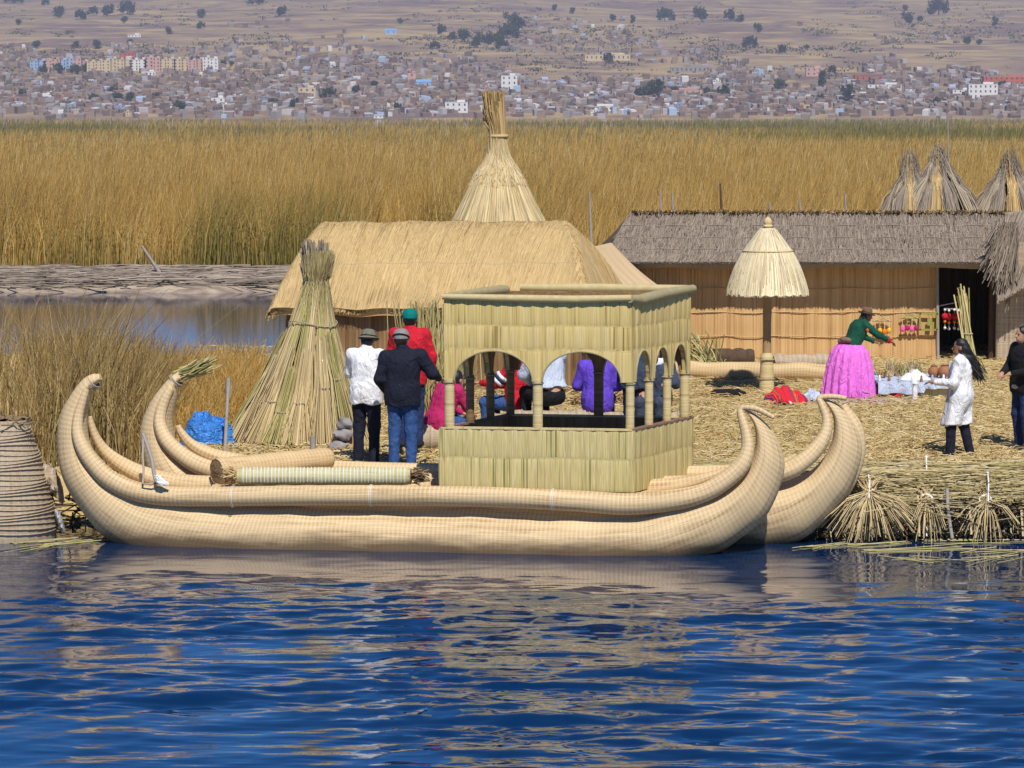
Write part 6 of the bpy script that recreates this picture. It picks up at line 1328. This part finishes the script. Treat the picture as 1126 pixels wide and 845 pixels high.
# seller in the pink skirt
def skirt(t, J, hp):
    mb = MB(); NPL = 120; pel = J['pel']
    prof = [(.14, 1.03), (.235, .985), (.325, .87), (.385, .66), (.425, .42), (.455, .18), (.468, .03)]
    def wob(a, r, z, i): f = i / 6; return r * (1 + (.02 + .05 * f) * math.sin(a * 17 + .7 * math.sin(z * 5)) + .025 * f * math.sin(a * 31 + 2 * z)), z + .012 * f * math.sin(a * 7) + (.012 * math.sin(a * 3) if i == 6 else 0)
    fine = []; 
    for i in range(6):
        for j in range(4): q = j / 4; fine.append((prof[i][0] * (1 - q) + prof[i + 1][0] * q + .004 * math.sin(i * 4 + j * 3.1), prof[i][1] * (1 - q) + prof[i + 1][1] * q))
    fine.append(prof[-1])
    mb.lathe(fine, (0, -.01, 0), NPL, lambda a, r, z, i: wob(a, r, z, i / 4)); mb.lathe([(r * .96, z) for r, z in fine], (0, -.01, 0), NPL, lambda a, r, z, i: wob(a, r, z, i / 4)); so = mb.build('skirt', C_PINK, t)
    mb = MB(); mb.lathe([(.44, .07), (.468, .02), (.44, .012), (.42, .05)], (0, -.01, 0), 60); mb.build('underskirt', C_MAG, t)
    sdf_obj('waist_bundle', [('c', V3(-.17, -.10, 1.05), V3(.17, -.10, 1.08), .06, .05), ('c', V3(.0, -.16, 1.05), V3(.10, -.14, 1.09), .07, .06), ('c', V3(-.19, -.04, 1.06), V3(-.16, .12, 1.08), .05, .035)], C_RUST, t, .013, .03, .004)
    d = J['wrR'] - J['elR']; d /= np.linalg.norm(d); mb = MB(); mb.tube([Vector(J['elR'] + d * .20), Vector(J['elR'] + d * .27)], [.05, .047], 12); mb.build('cuff', C_RED, t)
    sdf_obj('shoulder_patch', [('e', J['shR'] + V3(.055, .02, -.06), V3(.03, .04, .06), np.eye(3))], C_WORANGE, t, .012)
person('woman in a pink pleated skirt, green sweater and brown hat reaching over the craft table', stand_at(934, 436, 49.4, -.05), -74, STAND, dict(che=(0, .15, 1.21), nek=(0, .24, 1.39), hed=(0, .31, 1.50), shL=(-.17, .20, 1.34), shR=(.17, .22, 1.34), elL=(-.24, .34, 1.12), wrL=(-.18, .52, 1.03), elR=(.24, .44, 1.17), wrR=(.20, .66, 1.06)), C_GREEN, None, ('bowler', C_BROWN), 'braids', SKIND, H=.91, puff=1.35, seed=29, hpitch=-14, extra=skirt)
# the two women on the right
def flap(t, J, hp):
    sdf_obj('coat_flap', [('c', V3(-.10, .13, 1.0), V3(-.14, .22, .52), .03, .04), ('c', V3(-.02, .14, .98), V3(-.04, .23, .52), .03, .035), ('c', V3(-.18, .08, .98), V3(-.20, .16, .52), .03, .035)], C_LGREY, t, .012, .05, .004)  # flap of the white coat, its shade painted as grey cloth
    mb = MB(); mb.tube([Vector((0, .165, z)) for z in np.linspace(.62, 1.36, 8)], .012, 6); mb.build('zip', C_PALEB, t)
person('young woman in a long white coat with windblown black hair standing on the shore', stand_at(1056, 502, 40.85, -.06), 72, STAND, dict(elL=(-.25, .06, 1.10), wrL=(-.20, .33, 1.10), elR=(.22, .0, 1.12), wrR=(.14, .30, 1.09), knL=(-.11, .12, .50), anL=(-.12, .12, .085), toL=(-.13, .27, .03), knR=(.11, -.02, .50), anR=(.12, -.12, .085), toR=(.13, .03, .03)), C_WHITE, C_NAVY, None, 'long', SKIND, H=.955, puff=1.6, coat=1.0, seed=32, hyaw=8, extra=flap)
def stripe(t, J, hp):
    for sx, s_ in ((-1, 'L'), (1, 'R')):
        a, b, c_ = J['hi' + s_], J['kn' + s_], J['an' + s_]; mb = MB(); mb.tube([Vector(a + V3(sx * .105, 0, -.05)), Vector(b + V3(sx * .076, 0, 0)), Vector(c_ + V3(sx * .065, 0, .02))], .012, 6); mb.build('stripe', C_WHITE, t)
    sdf_obj('shirt_hem', [('e', J['pel'] + V3(0, 0, -.06), V3(.20, .155, .075), np.eye(3))], C_LGREY, t, .013)
person('person in a black sweater and navy track trousers standing at the right edge', stand_at(1124, 489, 41.8, -.02), 115, STAND, dict(elL=(-.30, .05, 1.12), wrL=(-.12, .26, 1.06), elR=(.28, .05, 1.12), wrR=(.10, .27, 1.06)), C_BLACK, C_DNAVY, None, 'bob', SKIN, H=1.0, puff=1.2, seed=35, extra=stripe)

# ------------------------------------------------------------------ light, air, sky
SUN_EL, SUN_AZ = 52.0, 12.0     # azimuth: degrees to the right of straight behind the camera
sd_ = Vector((math.sin(R(SUN_AZ)) * math.cos(R(SUN_EL)), -math.cos(R(SUN_AZ)) * math.cos(R(SUN_EL)), math.sin(R(SUN_EL))))
ld = bpy.data.lights.new('sun', 'SUN'); ld.energy = 4.5; ld.angle = R(.53); ld.color = (1, .95, .87)
lo_ = bpy.data.objects.new('sun', ld); COL.objects.link(lo_); lo_.rotation_euler = sd_.to_track_quat('Z', 'Y').to_euler(); lo_.location = (10, -20, 60)
w = bpy.data.worlds.new('World'); sc.world = w; w.use_nodes = True; nt = w.node_tree
sky = nt.nodes.new('ShaderNodeTexSky'); sky.sky_type = 'NISHITA'; sky.sun_disc = False; sky.sun_elevation = R(SUN_EL); sky.sun_rotation = R(180 - SUN_AZ)
sky.altitude = 3800; sky.air_density = .8; sky.dust_density = 0.0; sky.ozone_density = 6.0
hs = nt.nodes.new('ShaderNodeHueSaturation'); hs.inputs['Saturation'].default_value = 1.3; nt.links.new(sky.outputs[0], hs.inputs['Color']); nt.links.new(hs.outputs[0], nt.nodes['Background'].inputs['Color']); nt.nodes['Background'].inputs['Strength'].default_value = .105
mb = MB(); mb.box((0, 3600, 215), (5200, 7600, 440)); o = mb.build('haze', C_WHITE, None, (0, 3600, -5), smooth=False); o.data.materials.clear()
hm = bpy.data.materials.new('haze'); hm.use_nodes = True; n_ = hm.node_tree; n_.nodes.remove(n_.nodes['Principled BSDF'])
pv = n_.nodes.new('ShaderNodeVolumePrincipled'); pv.inputs['Color'].default_value = (.86, .86, 1, 1); pv.inputs['Density'].default_value = .000115; pv.inputs['Anisotropy'].default_value = .2
n_.links.new(pv.outputs[0], n_.nodes['Material Output'].inputs['Volume']); o.data.materials.append(hm)
props(o, 'thin bluish haze over the lake and the far hills', 'haze', None, 'stuff'); o.display_type = 'WIRE'
sc.view_settings.view_transform = 'Standard'; sc.view_settings.look = 'None'; sc.view_settings.exposure = 0.28; sc.view_settings.gamma = 1; sc.view_settings.use_curve_mapping = False
sc.cycles.max_bounces = 6; sc.cycles.volume_bounces = 0; sc.cycles.use_denoising = True
